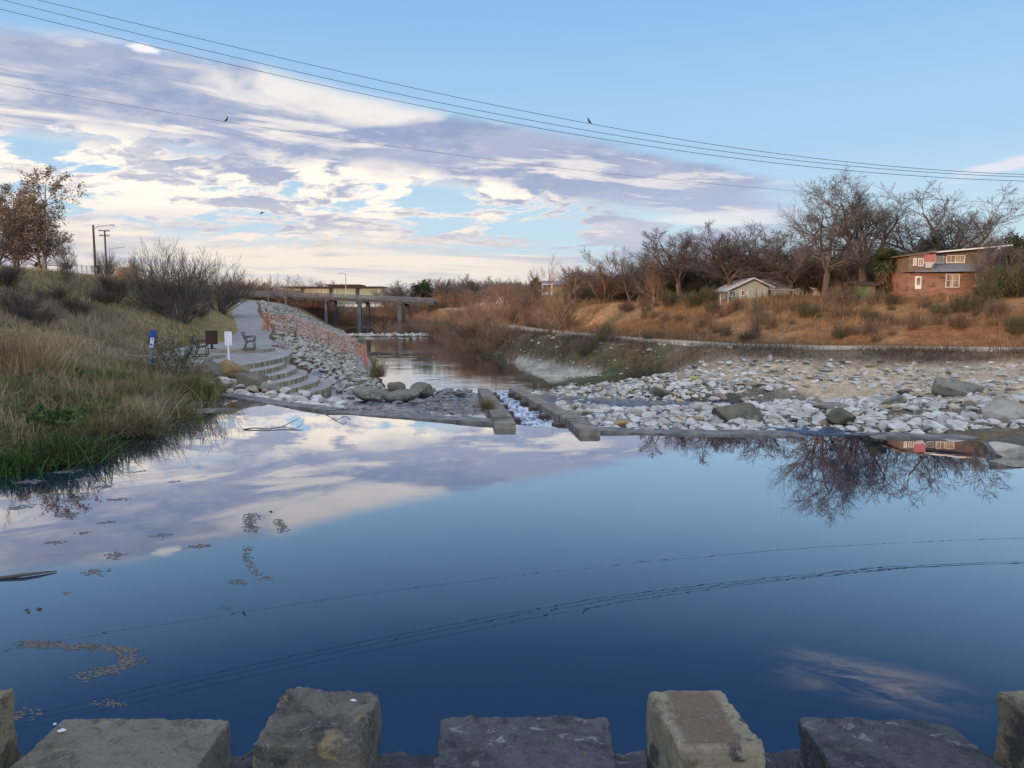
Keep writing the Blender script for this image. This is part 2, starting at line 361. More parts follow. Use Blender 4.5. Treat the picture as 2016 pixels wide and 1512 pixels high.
def inpoly(x,y,poly):
    c=np.zeros(x.shape,bool); n_=len(poly)
    for i in range(n_):
        x0,y0=poly[i]; x1,y1=poly[(i+1)%n_]
        k_=((y0>y)!=(y1>y))&(x<(x1-x0)*(y-y0)/((y1-y0) or 1e-9)+x0); c^=k_
    return c
def terr_mask(x,y):
    return np.maximum(np.maximum(sstep(2.6,1.4,pl_dist(x,y,PATH)[0]),sstep(2.0,1.0,pl_dist(x,y,SIDE)[0])),np.maximum(sstep(4.0,2.6,pl_dist(x,y,ROAD)[0]),inpoly(x,y,TERRACE)*1.0))
def Hg(x,y):
    """ground incl. cut for paths, terrace"""
    z=H(x,y)
    for PL,w in ((PATH,1.35),(SIDE,.9),(ROAD,2.7)):
        d,zc=pl_dist(x,y,PL); k_=sstep(w*2.0,w*1.05,d); z=z*(1-k_)+(zc-.07)*k_
    t=inpoly(x,y,TERRACE); z=np.where(t,np.minimum(z,.55),z)
    ch=(y>18.4)&(y<39)&(x>-.45-.066*(y-18.75))&(x<2.1-.088*(y-17.8)); z=np.where(ch,z-.5,z)
    # clear room under steps
    st=(x>-11.4)&(x<-7.2)&(y>27.5)&(y<38.0)
    z=np.where(st,np.minimum(z,.55-.33*(x+10.8)-.28),z)
    return z
def G1(x,y): return float(Hg(np.array([x],float),np.array([y],float))[0])
def lin(*seg):
    out=[]
    for a,b,st in seg: out.append(np.arange(a,b,st))
    return np.unique(np.concatenate(out))
def sandy(x): return np.interp(x,[5,9,11.5,13,15.5,20],[36,33.5,31,25.8,22.6,20])
gx=lin((-5000,-1200,800),(-1200,-300,120),(-300,-70,14),(-70,-42,2.0),(-42,-24,.7),(-24,18,.33),(18,36,.6),(36,80,1.6),(80,300,12),(300,1200,120),(1200,5001,800))
gy=lin((-120,-10,6),(-10,12,1.2),(12,50,.33),(50,100,.6),(100,190,1.4),(190,400,10),(400,1000,80),(1000,4001,600))
GX,GY=np.meshgrid(gx,gy); GZ=Hg(GX.ravel(),GY.ravel())
nx,ny=len(gx),len(gy); ii=np.arange(nx*ny).reshape(ny,nx)
gf=np.stack([ii[:-1,:-1],ii[:-1,1:],ii[1:,1:],ii[1:,:-1]],-1).reshape(-1,4)
X,Y=GX.ravel(),GY.ravel()
# earth colours by place: what the ground is made of
def blend(c,m,new): return c*(1-m[:,None])+np.array(new)*m[:,None]
nz=fbm(P3(X,Y,.12),4,11); nz2=fbm(P3(X,Y,.6),3,12)
C=np.tile(np.array([.115,.09,.05]),(len(X),1))
C=blend(C,sstep(-.3,.5,nz),(.15,.115,.06))
C=blend(C,sstep(.1,.7,nz2)*.6,(.07,.055,.035))
right=sstep(-2,3,X-np.interp(Y,[0,40,60,80,150],[12,9,2.5,-2,-16]))
C=blend(C,right,(.30,.175,.08)); C=blend(C,right*sstep(0,.6,nz),(.22,.11,.055)); C=blend(C,right*sstep(.2,.7,nz2)*.7,(.36,.23,.12)); C=blend(C,right*sstep(2.4,1.1,GZ+.6*nz2)*.75,(.17,.085,.045))
fld=sstep(.1,.6,Y-yw(X))*sstep(-10.6,-9.5,X)*sstep(1.2,-.8,Y-ybr(X))
C=blend(C,fld,(.15,.135,.11)); C=blend(C,fld*sstep(.1,.5,nz2),(.075,.068,.056))
sand=sstep(5,10,X)*sstep(-1.5,1.0,Y-sandy(X)-1.2*nz)*fld
C=blend(C,sand,(.46,.36,.25))
bar=sstep(41.5,43,Y+nz2)*sstep(64,60,Y+2*nz2)*sstep(-.48,-.92,GZ+.03*nz2)*(X>-1.5)*.92
C=blend(C,bar,(.42,.40,.345)); C=blend(C,bar*sstep(0,.5,nz2),(.27,.255,.215))
gb=sstep(.15,.4,np.exp(-((X-5.4)/3.0)**2-((Y-41.8)/1.6)**2)*(.75+nz2))*sstep(35,38,Y)
C=blend(C,gb*.8,(.06,.10,.03))
emb=right*sstep(-.9,-.3,GZ)*sstep(.95,.8,GZ)*sstep(36,38,Y)*sstep(75,70,Y)
C=blend(C,emb*.8,(.17,.15,.12))
C=blend(C,right*(X<road_x(Y))*sstep(-.5,.8,Y-ybr(X))*.85*(Y<80),(.155,.12,.085))
bed=sstep(-.02,-.3,GZ)*(1-fld)*sstep(45,40,Y)
bk=sstep(.45,.1,GZ)*sstep(-.3,-.05,GZ)*(X<-8)*(Y<27)*(Y>5); C=blend(C,bk,(.035,.028,.018))
C=blend(C,bed,(.05,.045,.03)); C=blend(C,sstep(-1.15,-1.35,GZ),(.05,.045,.03))
mow=sstep(5.2,3.0,pl_dist(X,Y,PATH)[0])*sstep(48,54,Y)*(X<np.interp(Y,PATH[:,1],PATH[:,0]))
C=blend(C,mow*.8,(.25,.205,.10))
C=blend(C,sstep(17.6,16.8,Y)*(X>6)*(Y>2),(.13,.12,.105))
me=mesh_np('ground',np.c_[X,Y,GZ],[gf],None,True,C)
m,n,b=newmat('earth')
pos=n.node('ShaderNodeNewGeometry').outputs['Position']; a=n.node('ShaderNodeAttribute',attribute_name='tint').outputs['Color']
n1=n.noise(pos,1.7,8,.65); n2=n.noise(pos,9,6,.7)
f=n.m('MULTIPLY',n.ss(.25,.75,n1,.65,1.3),n.ss(.25,.75,n2,.6,1.35))
n.put(b.inputs['Base Color'],n.mix(1,a,n.comb(f,f,f),'MULTIPLY')); b.inputs['Roughness'].default_value=.95; b.inputs['Specular IOR Level'].default_value=.1
n.put(b.inputs['Normal'],n.bump(n.m('ADD',n1,n.m('MULTIPLY',n2,.5)),.8,.12))
me.materials.append(m); tag(link('ground',me),kind='structure')
# ------------------------------------------------------------------ strips: path, road
def strip(name,PL,wl,wr,m,dz,sub=6,jit=0,seed=0):
    P=[]
    for i in range(len(PL)-1):
        p0=PL[max(i-1,0)];p1=PL[i];p2=PL[i+1];p3=PL[min(i+2,len(PL)-1)]
        for t in np.arange(sub)/sub:
            P.append(.5*((2*p1)+(-p0+p2)*t+(2*p0-5*p1+4*p2-p3)*t*t+(-p0+3*p1-3*p2+p3)*t**3))
    P.append(PL[-1]); P=np.array(P); T=np.gradient(P[:,:2],axis=0); T/=np.linalg.norm(T,axis=1,keepdims=True)
    Nn=np.c_[-T[:,1],T[:,0]]; k_=9; cols=[]
    for j in range(k_):
        f=j/(k_-1); o=wl*(1-f)-wr*f
        jj=jit*fbm(np.c_[P[:,:2]*.5,np.full(len(P),j*.0+seed)],3,5)*(1 if j in(0,k_-1) else .3)
        q=P[:,:2]+Nn*(o+jj)[:,None] if jit else P[:,:2]+Nn*o
        cols.append(np.c_[q,P[:,2]+dz-(.06 if j in(0,k_-1) else 0)])
    V=np.stack(cols,1); q=np.arange(len(P)*k_).reshape(len(P),k_)
    F=np.stack([q[:-1,:-1],q[1:,:-1],q[1:,1:],q[:-1,1:]],-1).reshape(-1,4)
    return link(name,mesh_np(name,V.reshape(-1,3),[F[:,::-1]],m,True))
M_path=pmat('path_concrete',(.27,.265,.26),(.22,.215,.215),1.2,.9,.2,c3=(.17,.165,.16),s3=.45,t3=(.55,.75))
M_conc=pmat('weathered_concrete',(.31,.285,.245),(.22,.20,.17),2.5,.9,.5,c3=(.10,.095,.085),s3=3.5,t3=(.54,.7))
M_dirt=pmat('road_dirt',(.40,.325,.235),(.31,.245,.17),1.4,.95,.5,c3=(.50,.45,.37),s3=.7,t3=(.5,.7))
tag(strip('path',PATH,1.35,1.35,M_path,0),kind='structure')
tag(strip('side_path',SIDE,.9,.9,M_path,-.02),kind='structure')
tag(strip('dirt_road',ROAD,2.0,2.0,M_dirt,-.02,jit=.9),kind='structure')
tp=MB().prism(TERRACE,.2,.67); tag(tp.build('terrace_pavement',M_path),kind='structure')
# ------------------------------------------------------------------ water sheets
def mirror_mat(name,body,bump,scale,stretch,p,f0,dist=.02,rough=0):
    m=bpy.data.materials.new(name); m.use_nodes=True; n=NT(m.node_tree); n.N.clear()
    pos=n.node('ShaderNodeNewGeometry').outputs['Position']; v=n.scale(pos,stretch)
    h=n.m('ADD',n.noise(v,scale,3,.5,.3),n.m('MULTIPLY',n.noise(v,scale*.23,2,.5),2.0)); h=n.m('MULTIPLY',h,n.m('ADD',.35,n.m('MULTIPLY',n.ss(.45,.62,n.noise(pos,.16,3,.5)),.9)))
    nb=n.bump(h,bump,dist); lw=n.node('ShaderNodeLayerWeight',{'Normal':nb}); fac=n.m('MULTIPLY_ADD',n.m('POWER',lw.outputs['Facing'],p),1-f0,f0) if p else n.ss(.53,.97,lw.outputs['Facing'],f0,.95)
    d=n.node('ShaderNodeBsdfDiffuse',{'Color':(*body,1)}); g=n.node('ShaderNodeBsdfGlossy',{'Color':(.97,.97,.97,1),'Roughness':rough,'Normal':nb}); mx=n.node('ShaderNodeMixShader',{0:fac,1:d.outputs[0],2:g.outputs[0]}); o=n.node('ShaderNodeOutputMaterial',{'Surface':mx.outputs[0]}); return m
def water_mat(name,base,rough,ior,bump,scale,stretch,dist=.02,det=3,spec=.5):
    m,n,b=newmat(name); b.inputs['Base Color'].default_value=(*base,1); b.inputs['Roughness'].default_value=rough; b.inputs['IOR'].default_value=ior
    b.inputs['Specular IOR Level'].default_value=spec
    pos=n.node('ShaderNodeNewGeometry').outputs['Position']; v=n.scale(pos,stretch)
    h=n.m('ADD',n.noise(v,scale,det,.5,.3),n.m('MULTIPLY',n.noise(v,scale*.23,2,.5),2.0))
    if name=='pool_water': 
        px_,py_,_=n.sep(pos)
        h=n.m('MULTIPLY',h,n.m('ADD',.35,n.m('MULTIPLY',n.ss(.45,.62,n.noise(pos,.16,3,.5)),.9)))
    n.put(b.inputs['Normal'],n.bump(h,bump,dist)); return m
M_pool=mirror_mat("pool_water",(.010,.029,.068),.024,1.6,(.55,1.6,1),0,.058)
M_low=mirror_mat('lower_water',(.022,.022,.02),.30,2.4,(.4,1.6,1),3.0,.04,.02,.03)
M_rapid=water_mat('rapid_water',(.012,.035,.085),.08,1.5,.6,5.0,(1,1,1),.05,5)
xs=np.linspace(-15,24,70); V=[];F=[]
for x in xs:
    y1=float(yw(x))+.35
    V+=[(x,2.0,0),(x,y1*.5,0),(x,y1,0)]
for i in range(len(xs)-1):
    for j in range(2): a_=i*3+j; F.append((a_,a_+3,a_+4,a_+1))
tag(link('pool_water',mesh_np('pool_water',V,[np.array(F)],M_pool,False)),kind='structure')
V=[(-40,60,ZL),(-3,30,ZL),(3.0,30,ZL),(6,41,ZL),(4,70,ZL),(-8,120,ZL),(-18,176,ZL),(-48,176,ZL)]
tag(link('river_water',mesh_np('river_water',V,[np.array([(0,1,2),(0,2,3),(0,3,4),(0,4,5),(0,5,6),(0,6,7)])],M_low,False)),kind='structure')
# thin running water over the stone field
def sheet(name,x0,x1,y0,y1,zf,m,st=.25,mask=None):
    ax=np.arange(x0,x1+.01,st); ay=np.arange(y0,y1+.01,st); A,B=np.meshgrid(ax,ay); Z=zf(A.ravel(),B.ravel())
    q=np.arange(A.size).reshape(A.shape); F=np.stack([q[:-1,:-1],q[:-1,1:],q[1:,1:],q[1:,:-1]],-1).reshape(-1,4)
    if mask is not None:
        k_=mask(A.ravel(),B.ravel()); F=F[k_[F].all(1)]
    return link(name,mesh_np(name,np.c_[A.ravel(),B.ravel(),Z],[F],m,True))
def zl(x,y): return np.maximum(Hs(x,y)+.065+.03*fbm(P3(x,y,1.6),3,9),ZL+.004)
tag(sheet('stream_water',-9.6,.2,19.5,38,zl,M_rapid,.2,lambda x,y:(y>yw(x)+.75)&(x<-.2-.068*(y-18.75))),kind='structure')
def zr(x,y): return np.maximum(np.interp(y,[17,18,20.5,24,27,31,34,38],[.03,-.12,-.22,-.30,-.62,-.68,-.9,-1.2])+.02*fbm(P3(x,y,1.8),3,9),ZL+.004)
tag(sheet('stream_water',1.0,24,17.4,38,zr,M_rapid,.2,lambda x,y:(y>yw(x)+.75)&(x>2.2-.09*(y-18))),kind='structure')
# ------------------------------------------------------------------ weir sill
def ribbon_box(PL,w,z0,z1,mb,over=0):
    P=np.array(PL,float); T=np.gradient(P[:,:2],axis=0); T/=np.linalg.norm(T,axis=1,keepdims=True); Nn=np.c_[-T[:,1],T[:,0]]
    A=P[:,:2]; B=A+Nn*w
    n_=len(P); z0=np.broadcast_to(z0,n_); z1=np.broadcast_to(z1,n_)
    V=np.concatenate([np.c_[A,z0],np.c_[B,z0],np.c_[B,z1],np.c_[A,z1]]); F=[]
    for i in range(n_-1):
        for a_,b_ in ((0,3),(3,2),(2,1)): F.append((a_*n_+i,a_*n_+i+1,b_*n_+i+1,b_*n_+i))
    F+=[(0,n_,2*n_,3*n_),(n_-1,4*n_-1,3*n_-1,2*n_-1)]
    return mb.add(V,[np.array(F)])
M_weir=pmat('wet_weir_concrete',(.20,.19,.18),(.11,.105,.10),2.2,.6,.5,c3=(.05,.05,.05),s3=3.0,t3=(.52,.68))
def weir(xs,label,z1=.035):
    P=[(x,float(yw(x))+.05*float(fbm(np.array([[x*.7,0,0]]),3,4)[0])) for x in xs]
    z=[z1+.035*float(fbm(np.array([[x*.9,3,0]]),3,8)[0])-.09*math.exp(-((x-7.6)/1.0)**4) for x in xs]
    mb=ribbon_box(P,.62,-1.2,np.array(z),MB()); o=mb.build('weir_sill',M_weir,smooth=False); tag(o,label,'weir'); return o
weir(np.linspace(-12.6,-.32,60),'long low concrete weir sill curving from left bank to the chute')
weir(np.linspace(2.0,24,70),'low concrete weir sill running right from the chute along the pool edge',.03)
# ------------------------------------------------------------------ chute walls with baffles and white water
M_wall=pmat('chute_concrete',(.25,.225,.19),(.185,.165,.14),3,.9,.7,c3=(.085,.075,.065),s3=1.6,t3=(.47,.64),stretch=(1,1,.6))
M_dark=pmat('baffle_concrete',(.11,.075,.055),(.06,.045,.04),5,.8,.5)
def chute_wall(label,a,b,w,side):
    t=thing('chute_wall',label,'chute wall',(a[0],a[1],0))
    A=np.array(a[:2]);B=np.array(b[:2]);L=np.linalg.norm(B-A);d=(B-A)/L;nrm=np.array([-d[1],d[0]])*side   # towards the channel
    seg=14; P=[A+d*L*i/seg-A for i in range(seg+1)]
    mb=MB(); V=[];F=[]
    for i,p in enumerate(P):
        z=a[2]+(b[2]-a[2])*min(1,max(0,(i-1)/(seg-1)))
        for o,zz_ in ((-w/2,-1.9),(w/2,-1.9),(w/2,z),(w/2-.03,z+.02),(-w/2+.03,z+.02),(-w/2,z)):
            q=p+nrm*o; V.append((q[0],q[1],zz_))
    k_=6
    for i in range(seg):
        for j in range(k_): F.append((i*k_+j,i*k_+(j+1)%k_,(i+1)*k_+(j+1)%k_,(i+1)*k_+j))
    caps=[(0,1,2,5),(2,3,4,5),(seg*k_+5,seg*k_+2,seg*k_+1,seg*k_),(seg*k_+5,seg*k_+4,seg*k_+3,seg*k_+2)]
    mb.add(V,[np.array(F),np.array(caps)]); mb.build('wall',M_wall,t)
    for i in range(6):
        s=.12+.145*i; z=a[2]+(b[2]-a[2])*s-.06
        c=d*L*s+nrm*(w/2+.14)
        mb=MB().box((0,0,-.5),(.30,.42,1.0),(0,0,math.atan2(d[1],d[0])-math.pi/2)); mb.build('baffle',M_dark,t,loc=(c[0],c[1],z-.02*(i%2)))
    return t
WL=((-.17,18.75,.12),(-1.47,38.5,-1.07)); WR=((1.84,17.8,.12),(.10,38.3,-1.02))
chute_wall('left concrete wall of the chute, straw grass tuft on its top, stubby baffles inside',*WL,.54,-1)
chute_wall('right concrete wall of the chute beside the white stones, stubby baffles inside',*WR,.50,1)
m,n,b=newmat('white_water'); pos=n.node('ShaderNodeNewGeometry').outputs['Position']
fo=n.noise(n.scale(pos,(1.6,1,1)),4.5,7,.7,.6); f2=n.noise(n.scale(pos,(1.3,.5,1)),1.1,4,.6)
fm=n.ss(.43,.58,n.m('ADD',n.m('MULTIPLY',fo,.7),n.m('MULTIPLY',f2,.3)))
n.put(b.inputs['Base Color'],n.mix(fm,(.03,.075,.16),(.66,.72,.80))); n.put(b.inputs['Roughness'],n.m('MULTIPLY_ADD',fm,.5,.12)); b.inputs['IOR'].default_value=1.33
n.put(b.inputs['Normal'],n.bump(fo,.9,.08)); M_white=m
def zch(x,y):
    s=(y-18.6)/19.5; z=.0-1.17*s-.06*sstep(18.6,20,y)
    return np.maximum(z+(.09*fbm(np.stack([x*2.2,y*1.4,0*x],-1),4,31)+.05*np.abs(vnoise(np.stack([x*6,y*4,0*x],-1),5)))*sstep(18.2,20.5,y)-.05,ZL+.02)
tag(sheet('chute_water',-1.6,1.9,18.55,39,zch,M_white,.07,lambda x,y:(x>-.2-.066*(y-18.75))&(x<1.85-.085*(y-17.8))),kind='structure')
# foam trails where the chute meets the lower pool and where the weir spills
sp_=sheet('spill_water',6.5,8.7,17.75,20.0,lambda x,y:.006-.19*sstep(17.9,19.2,y)+.05*fbm(P3(x,y,3.2),4,6)*sstep(17.8,18.4,y),water_mat('spill_blue',(.02,.045,.085),.15,1.4,.9,7,(1,1,1),.06,5),.07); tag(sp_,kind='structure')
# ------------------------------------------------------------------ curved steps
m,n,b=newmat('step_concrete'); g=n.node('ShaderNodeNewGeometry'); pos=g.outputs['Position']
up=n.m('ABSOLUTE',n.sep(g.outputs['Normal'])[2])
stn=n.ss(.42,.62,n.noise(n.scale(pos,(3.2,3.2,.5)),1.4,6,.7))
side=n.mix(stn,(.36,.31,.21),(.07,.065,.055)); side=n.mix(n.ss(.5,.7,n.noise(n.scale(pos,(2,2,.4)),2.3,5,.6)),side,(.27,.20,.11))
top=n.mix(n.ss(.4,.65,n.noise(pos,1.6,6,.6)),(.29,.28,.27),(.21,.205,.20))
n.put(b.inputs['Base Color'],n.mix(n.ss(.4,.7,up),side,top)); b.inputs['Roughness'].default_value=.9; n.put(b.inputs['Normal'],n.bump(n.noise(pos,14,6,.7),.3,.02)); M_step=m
st=thing('curved_steps','six curved stained concrete steps going down from terrace to the river','steps',(-10.8,32,0))
def step_edge(k_,o=0):
    xk=-10.72+.62*k_+o; ye=38.6-.62*k_; ym=32.2-.2*k_; P=[]
    for y_ in np.linspace(27.8,ym,7): P.append((xk-1.05*((ym-y_)/4.4)**2,y_))
    for t_ in np.linspace(0.06,1,14): a_=t_*math.pi/2; P.append((xk-2.5*(1-math.cos(a_)),ym+(ye-ym)*math.sin(a_)))
    return P
for k_ in range(6):
    z1=.675-.19*k_ if k_ else .685
    if k_==0:
        E_=[p for p in TERRACE[:9]]; poly=[(x_+.09,y_) for x_,y_ in E_]+[(x_-.42,y_) for x_,y_ in reversed(E_)]
    else:
        E_=step_edge(k_); poly=E_+[(-13.2,E_[-1][1]),(-13.2,27.8)]
    poly=[(p[0]+10.8,p[1]-32) for p in poly]
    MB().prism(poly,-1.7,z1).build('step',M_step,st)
# apron by the lower pool
ap=MB(); P=[]
V=[];F=[]
for i,(px,y) in enumerate([(-8.2,46),(-8.9,49),(-9.6,53),(-10.4,57),(-11.4,61.5)]):
    V+=[(px-1.5,y,G1(px-1.5,y)+.05),(px-.2,y,ZL+.22),(px+.15,y,ZL-.3)]
for i in range(4):
    for j in range(2): F.append((i*3+j,i*3+j+1,i*3+j+4,i*3+j+3))
ap.add(V,[np.array(F)[:,::-1]]); tag(ap.build('concrete_apron',M_path),'smooth concrete apron at the foot of the riprap below the orange netting','apron')
# seat pads on the terrace
for (x,y,sx,sy,z,lab) in ((-14.2,35.1,1.2,1.9,.82,'low concrete pad under the nearer black bench'),(-14.7,40.6,3.5,2.0,.83,'low concrete pad behind sign under the farther bench and trash can')):
    o=MB().box((0,0,0),(sx,sy,.32)).build('bench_pad',M_conc,loc=(x,y,z-.16)); tag(o,lab,'pad')
# ------------------------------------------------------------------ benches, bin, sign, marker
M_blk=pmat('black_metal',(.012,.013,.018),(.02,.02,.024),8,.45,spec=.4)
M_rust=pmat('brown_slats',(.075,.035,.028),(.05,.025,.022),6,.7,.2,coord='obj')
def bench(loc,rz,label):
    t=thing('park_bench',label,'bench',loc,rz)
    # faces +x; length along y
    for s in (-.85,.85):
        mb=MB(); mb.tube([(.24,s,0),(.22,s,.22),(.20,s,.43),(-.16,s,.40),(-.22,s,.20),(-.30,s,0)],.025)
        mb.tube([(-.16,s,.40),(-.27,s,.66),(-.34,s,.88),(-.40,s,.90)],.025)
        mb.tube([(.20,s,.43),(.26,s,.60),(.22,s,.66),(.05,s,.665),(-.26,s,.64)],.025)
        mb.tube([(.30,s,.01),(.1,s,.02),(-.36,s,.01)],.025); mb.build('frame',M_blk,t)
    mb=MB()
    for i in range(7): mb.box((.20-.06*i,0,.445-.006*i),(.04,1.66,.02))
    mb.build('seat',M_blk,t)
    mb=MB()
    for i in range(7):
        f=i/6; mb.box((-.18-.16*f,0,.47+.40*f),(.02,1.66,.042),(0,-.38,0))
    mb.build('backrest',M_blk,t); return t
b0=bench((-14.25,35,.825),R(19),'black metal bench nearer the river bank bushes, left of the white sign')
b1=copy_tree(b0); b1.location=(-13.85,40.3,.835); b1.rotation_euler.z=R(16); b1['label']='black metal bench farther back, partly behind the white sign'
t=thing('trash_can','brown slatted trash can on a post between two black benches','trash can',(-15.95,40.5,.835))
mb=MB()
for i in range(22):
    a_=i*2*math.pi/22; mb.box((.29*math.cos(a_),.29*math.sin(a_),.60),(.02,.065,.70),(0,0,a_))
mb.build('slats',M_rust,t)
mb=MB().tube([(0,0,.0),(0,0,.26)],.06,10); mb.box((0,0,.015),(.3,.3,.03)); mb.build('post',M_blk,t)
mb=MB()
a_=np.linspace(0,2*math.pi,25); mb.tube(np.c_[.30*np.cos(a_),.30*np.sin(a_),np.full(25,.95)],.025,6,False); mb.build('rim',M_blk,t)
M_bin=pmat('liner',(.02,.018,.017)); mb=MB().tube([(0,0,.28),(0,0,.30),(0,0,.9)],[.02,.26,.26],14); mb.build('liner',M_bin,t)
M_wht=pmat('white_paint',(.74,.76,.80),(.66,.68,.72),3,.6)
t=thing('sign','white sign seen from the back on a white post at terrace edge','sign',(-11.75,31.6,.66))
mb=MB().box((0,-.045,.66),(.06,.035,1.32)); mb.build('post',M_wht,t)
mb=MB(); mb.prism([(-.14,-.29),(.14,-.29),(.15,-.28),(.15,.28),(.14,.29),(-.14,.29),(-.15,.28),(-.15,-.28)],-.006,.006)
o=mb.build('panel',M_wht,t,loc=(0,-.02,1.08)); o.rotation_euler=(R(90),0,0)
M_bl=pmat('blue_plastic',(.012,.07,.36),(.01,.055,.30),5,.5); M_gp=pmat('faded_post',(.12,.15,.19),(.09,.12,.16),5,.7); M_lb=pmat('label_white',(.55,.60,.66),(.45,.52,.6),30,.5); M_lb2=pmat('label_blue',(.03,.12,.35),rough=.5); M_lb3=pmat('label_dark',(.03,.04,.06),rough=.5)
t=thing('marker_post','blue topped flat marker post leaning in bank grass with a white sticker','marker post',(-13.36,28,G1(-13.36,28)-.05)); t.rotation_euler=(R(-3),R(7),R(8))
def flat(mb,pts,w,th):
    for (z0,x0),(z1,x1) in zip(pts[:-1],pts[1:]):
        mb.hexa([(x0-w/2,-th/2,z0),(x0+w/2,-th/2,z0),(x0+w/2,th/2,z0),(x0-w/2,th/2,z0),(x1-w/2,-th/2,z1),(x1+w/2,-th/2,z1),(x1+w/2,th/2,z1),(x1-w/2,th/2,z1)])
    return mb
flat(MB(),[(0,-.01),(.36,0)],.15,.05).build('lower_sleeve',M_bl,t)
flat(MB(),[(.36,0),(.78,.0)],.12,.04).build('shaft',M_gp,t)
mb=flat(MB(),[(.78,0),(1.18,.0)],.17,.055); flat(mb,[(1.182,.0),(1.38,.01),(1.44,.015)],.20,.07); mb.build('cap',M_bl,t)
MB().box((0,-.033,.98),(.13,.01,.36)).build('sticker',M_lb,t); MB().tube([(-.01,-.032,.90),(-.01,-.042,.90)],.045,12).build('sticker_symbol',M_lb2,t); MB().box((.012,-.040,1.10),(.05,.004,.035)).build('sticker_symbol',M_lb3,t)
# ------------------------------------------------------------------ orange safety netting
m,n,b=newmat('orange_net'); b.inputs['Roughness'].default_value=.6
pos=n.node('ShaderNodeNewGeometry').outputs['Position']; n.put(b.inputs['Base Color'],n.mix(n.ss(.4,.6,n.noise(pos,2.0,4)),(.66,.22,.10),(.50,.23,.15))); M_net=m
t=thing('safety_fence','orange plastic mesh fence strung across the rock slope to the water','fence',(-16,62,0))
FL=[(-20.3,63.2),(-19.6,62),(-17.5,62.0),(-15.5,61.7),(-13.8,61.4),(-12.4,61.0),(-11.4,58.5),(-10.4,54),(-9.4,49.5)]
P=[]
for a_,b_ in zip(FL[:-1],FL[1:]):
    for s in np.arange(0,1,1/max(2,int(math.dist(a_,b_)/.17))): P.append((a_[0]+(b_[0]-a_[0])*s,a_[1]+(b_[1]-a_[1])*s))
P=np.array(P); gz=Hg(P[:,0],P[:,1]); sag=.10*np.sin(np.arange(len(P))*.45)+.16*fbm(np.c_[P*.6,0*P[:,:1]],3,5)
hgt=np.clip(1.25+sag,.75,1.5)*np.interp(np.arange(len(P)),[0,len(P)*.75,len(P)],[1.12,1,.5]); mb=MB()
for i in range(0,len(P)):
    wv=.05*math.sin(i*.9); mb.tube([(P[i,0]+16,P[i,1]-62+wv,gz[i]+.08),(P[i,0]+16,P[i,1]-62-wv,gz[i]+hgt[i])],.011,3,False)
for j in range(11):
    f=j/10; r=.026 if j in(0,10) else (.022 if j>7 else .011)
    mb.tube(np.c_[P[:,0]+16,P[:,1]-62+.05*np.sin(np.arange(len(P))*.9)*(1-2*f),gz+.08+(hgt-.08)*f],r,3,False)
mb.build('netting',M_net,t,smooth=True)
mb=MB()
for f in np.arange(0,1.0,.05): # bunched roll at the path end
    mb.tube([(-4.35+.28*math.sin(f*40),.9+.15*math.cos(f*31),1.1),(-4.2+.2*math.sin(f*33),.7,2.0+.15*f),(-4.3+.25*math.sin(f*25),.9,2.45+.2*math.sin(f*9))],.014,3,False)
mb.build('bunched_end',M_net,t,smooth=True)
for (x,y) in ((-20.1,62.8),(-17.5,62.05),(-14.8,61.6),(-12.4,61.05),(-10.4,54.1)):
    z=G1(x,y); MB().tube([(0,0,-.2),(0,0,1.3)],.022,6).build('stake',M_gp,t,loc=(x+16,y-62,z))
# ------------------------------------------------------------------ foreground dam wall and stone blocks
def stone_mat(name,c1,c2,lich,lt,flake,extra=None,bs=9):
    m,n,b=newmat(name); o=n.node('ShaderNodeTexCoord').outputs['Object']
    base=n.mix(n.ss(.35,.65,n.noise(o,5,8,.7)),c1,c2)
    fl=n.noise(n.scale(o,(1,1.9,1)),bs,8,.68,1.4); base=n.mix(n.ss(.56,.66,fl,0,flake),base,tuple(min(.5,q*2.6) for q in c1))
    base=n.mix(n.ss(.60,.70,n.noise(o,26,5,.7),0,.5),base,tuple(q*.45 for q in c1))
    base=n.mix(n.ss(lt,lt+.06,n.noise(o,3.6,7,.62,.5)),base,lich)
    base=n.mix(n.ss(.52,.62,n.noise(o,11,7,.7,.8),0,.7),base,tuple(q*.5 for q in c2)); base=n.mix(n.ss(.62,.66,n.noise(o,13,5,.6),0,.8),base,lich)
    if extra:
        x_,y_,z_=n.sep(o); d=n.m('ADD',n.m('ABSOLUTE',n.m('SUBTRACT',x_,extra[0])),n.m('MULTIPLY',n.m('SUBTRACT',n.noise(o,9,5),.5),.05))
        base=n.mix(n.m('MULTIPLY',n.ss(extra[1],extra[1]*.75,d),n.m('MULTIPLY',n.ss(-.05,-.025,z_),n.ss(.155,.12,n.m('ABSOLUTE',y_)))),base,extra[2])
    l2=n.noise(o,19,9,.74,.6); base=n.mix(n.ss(.60,.625,l2,0,.45),base,tuple(min(.55,q*1.15) for q in lich)); base=n.mix(n.ss(.60,.625,n.noise(o,27,8,.72),0,.45),base,tuple(q*.38 for q in c2))
    sp2=n.noise(o,150,3,.7); base=n.mix(n.ss(.56,.66,sp2,0,.30),base,tuple(min(.6,q*1.9) for q in c1)); base=n.mix(n.ss(.44,.35,sp2,0,.35),base,tuple(q*.4 for q in c2))
    n.put(b.inputs['Base Color'],base); b.inputs['Roughness'].default_value=.85; b.inputs['Specular IOR Level'].default_value=.3
    n.put(b.inputs['Normal'],n.bump(n.m('ADD',fl,n.m('MULTIPLY',n.noise(o,60,7,.8),.9)),1.0,.03)); return m
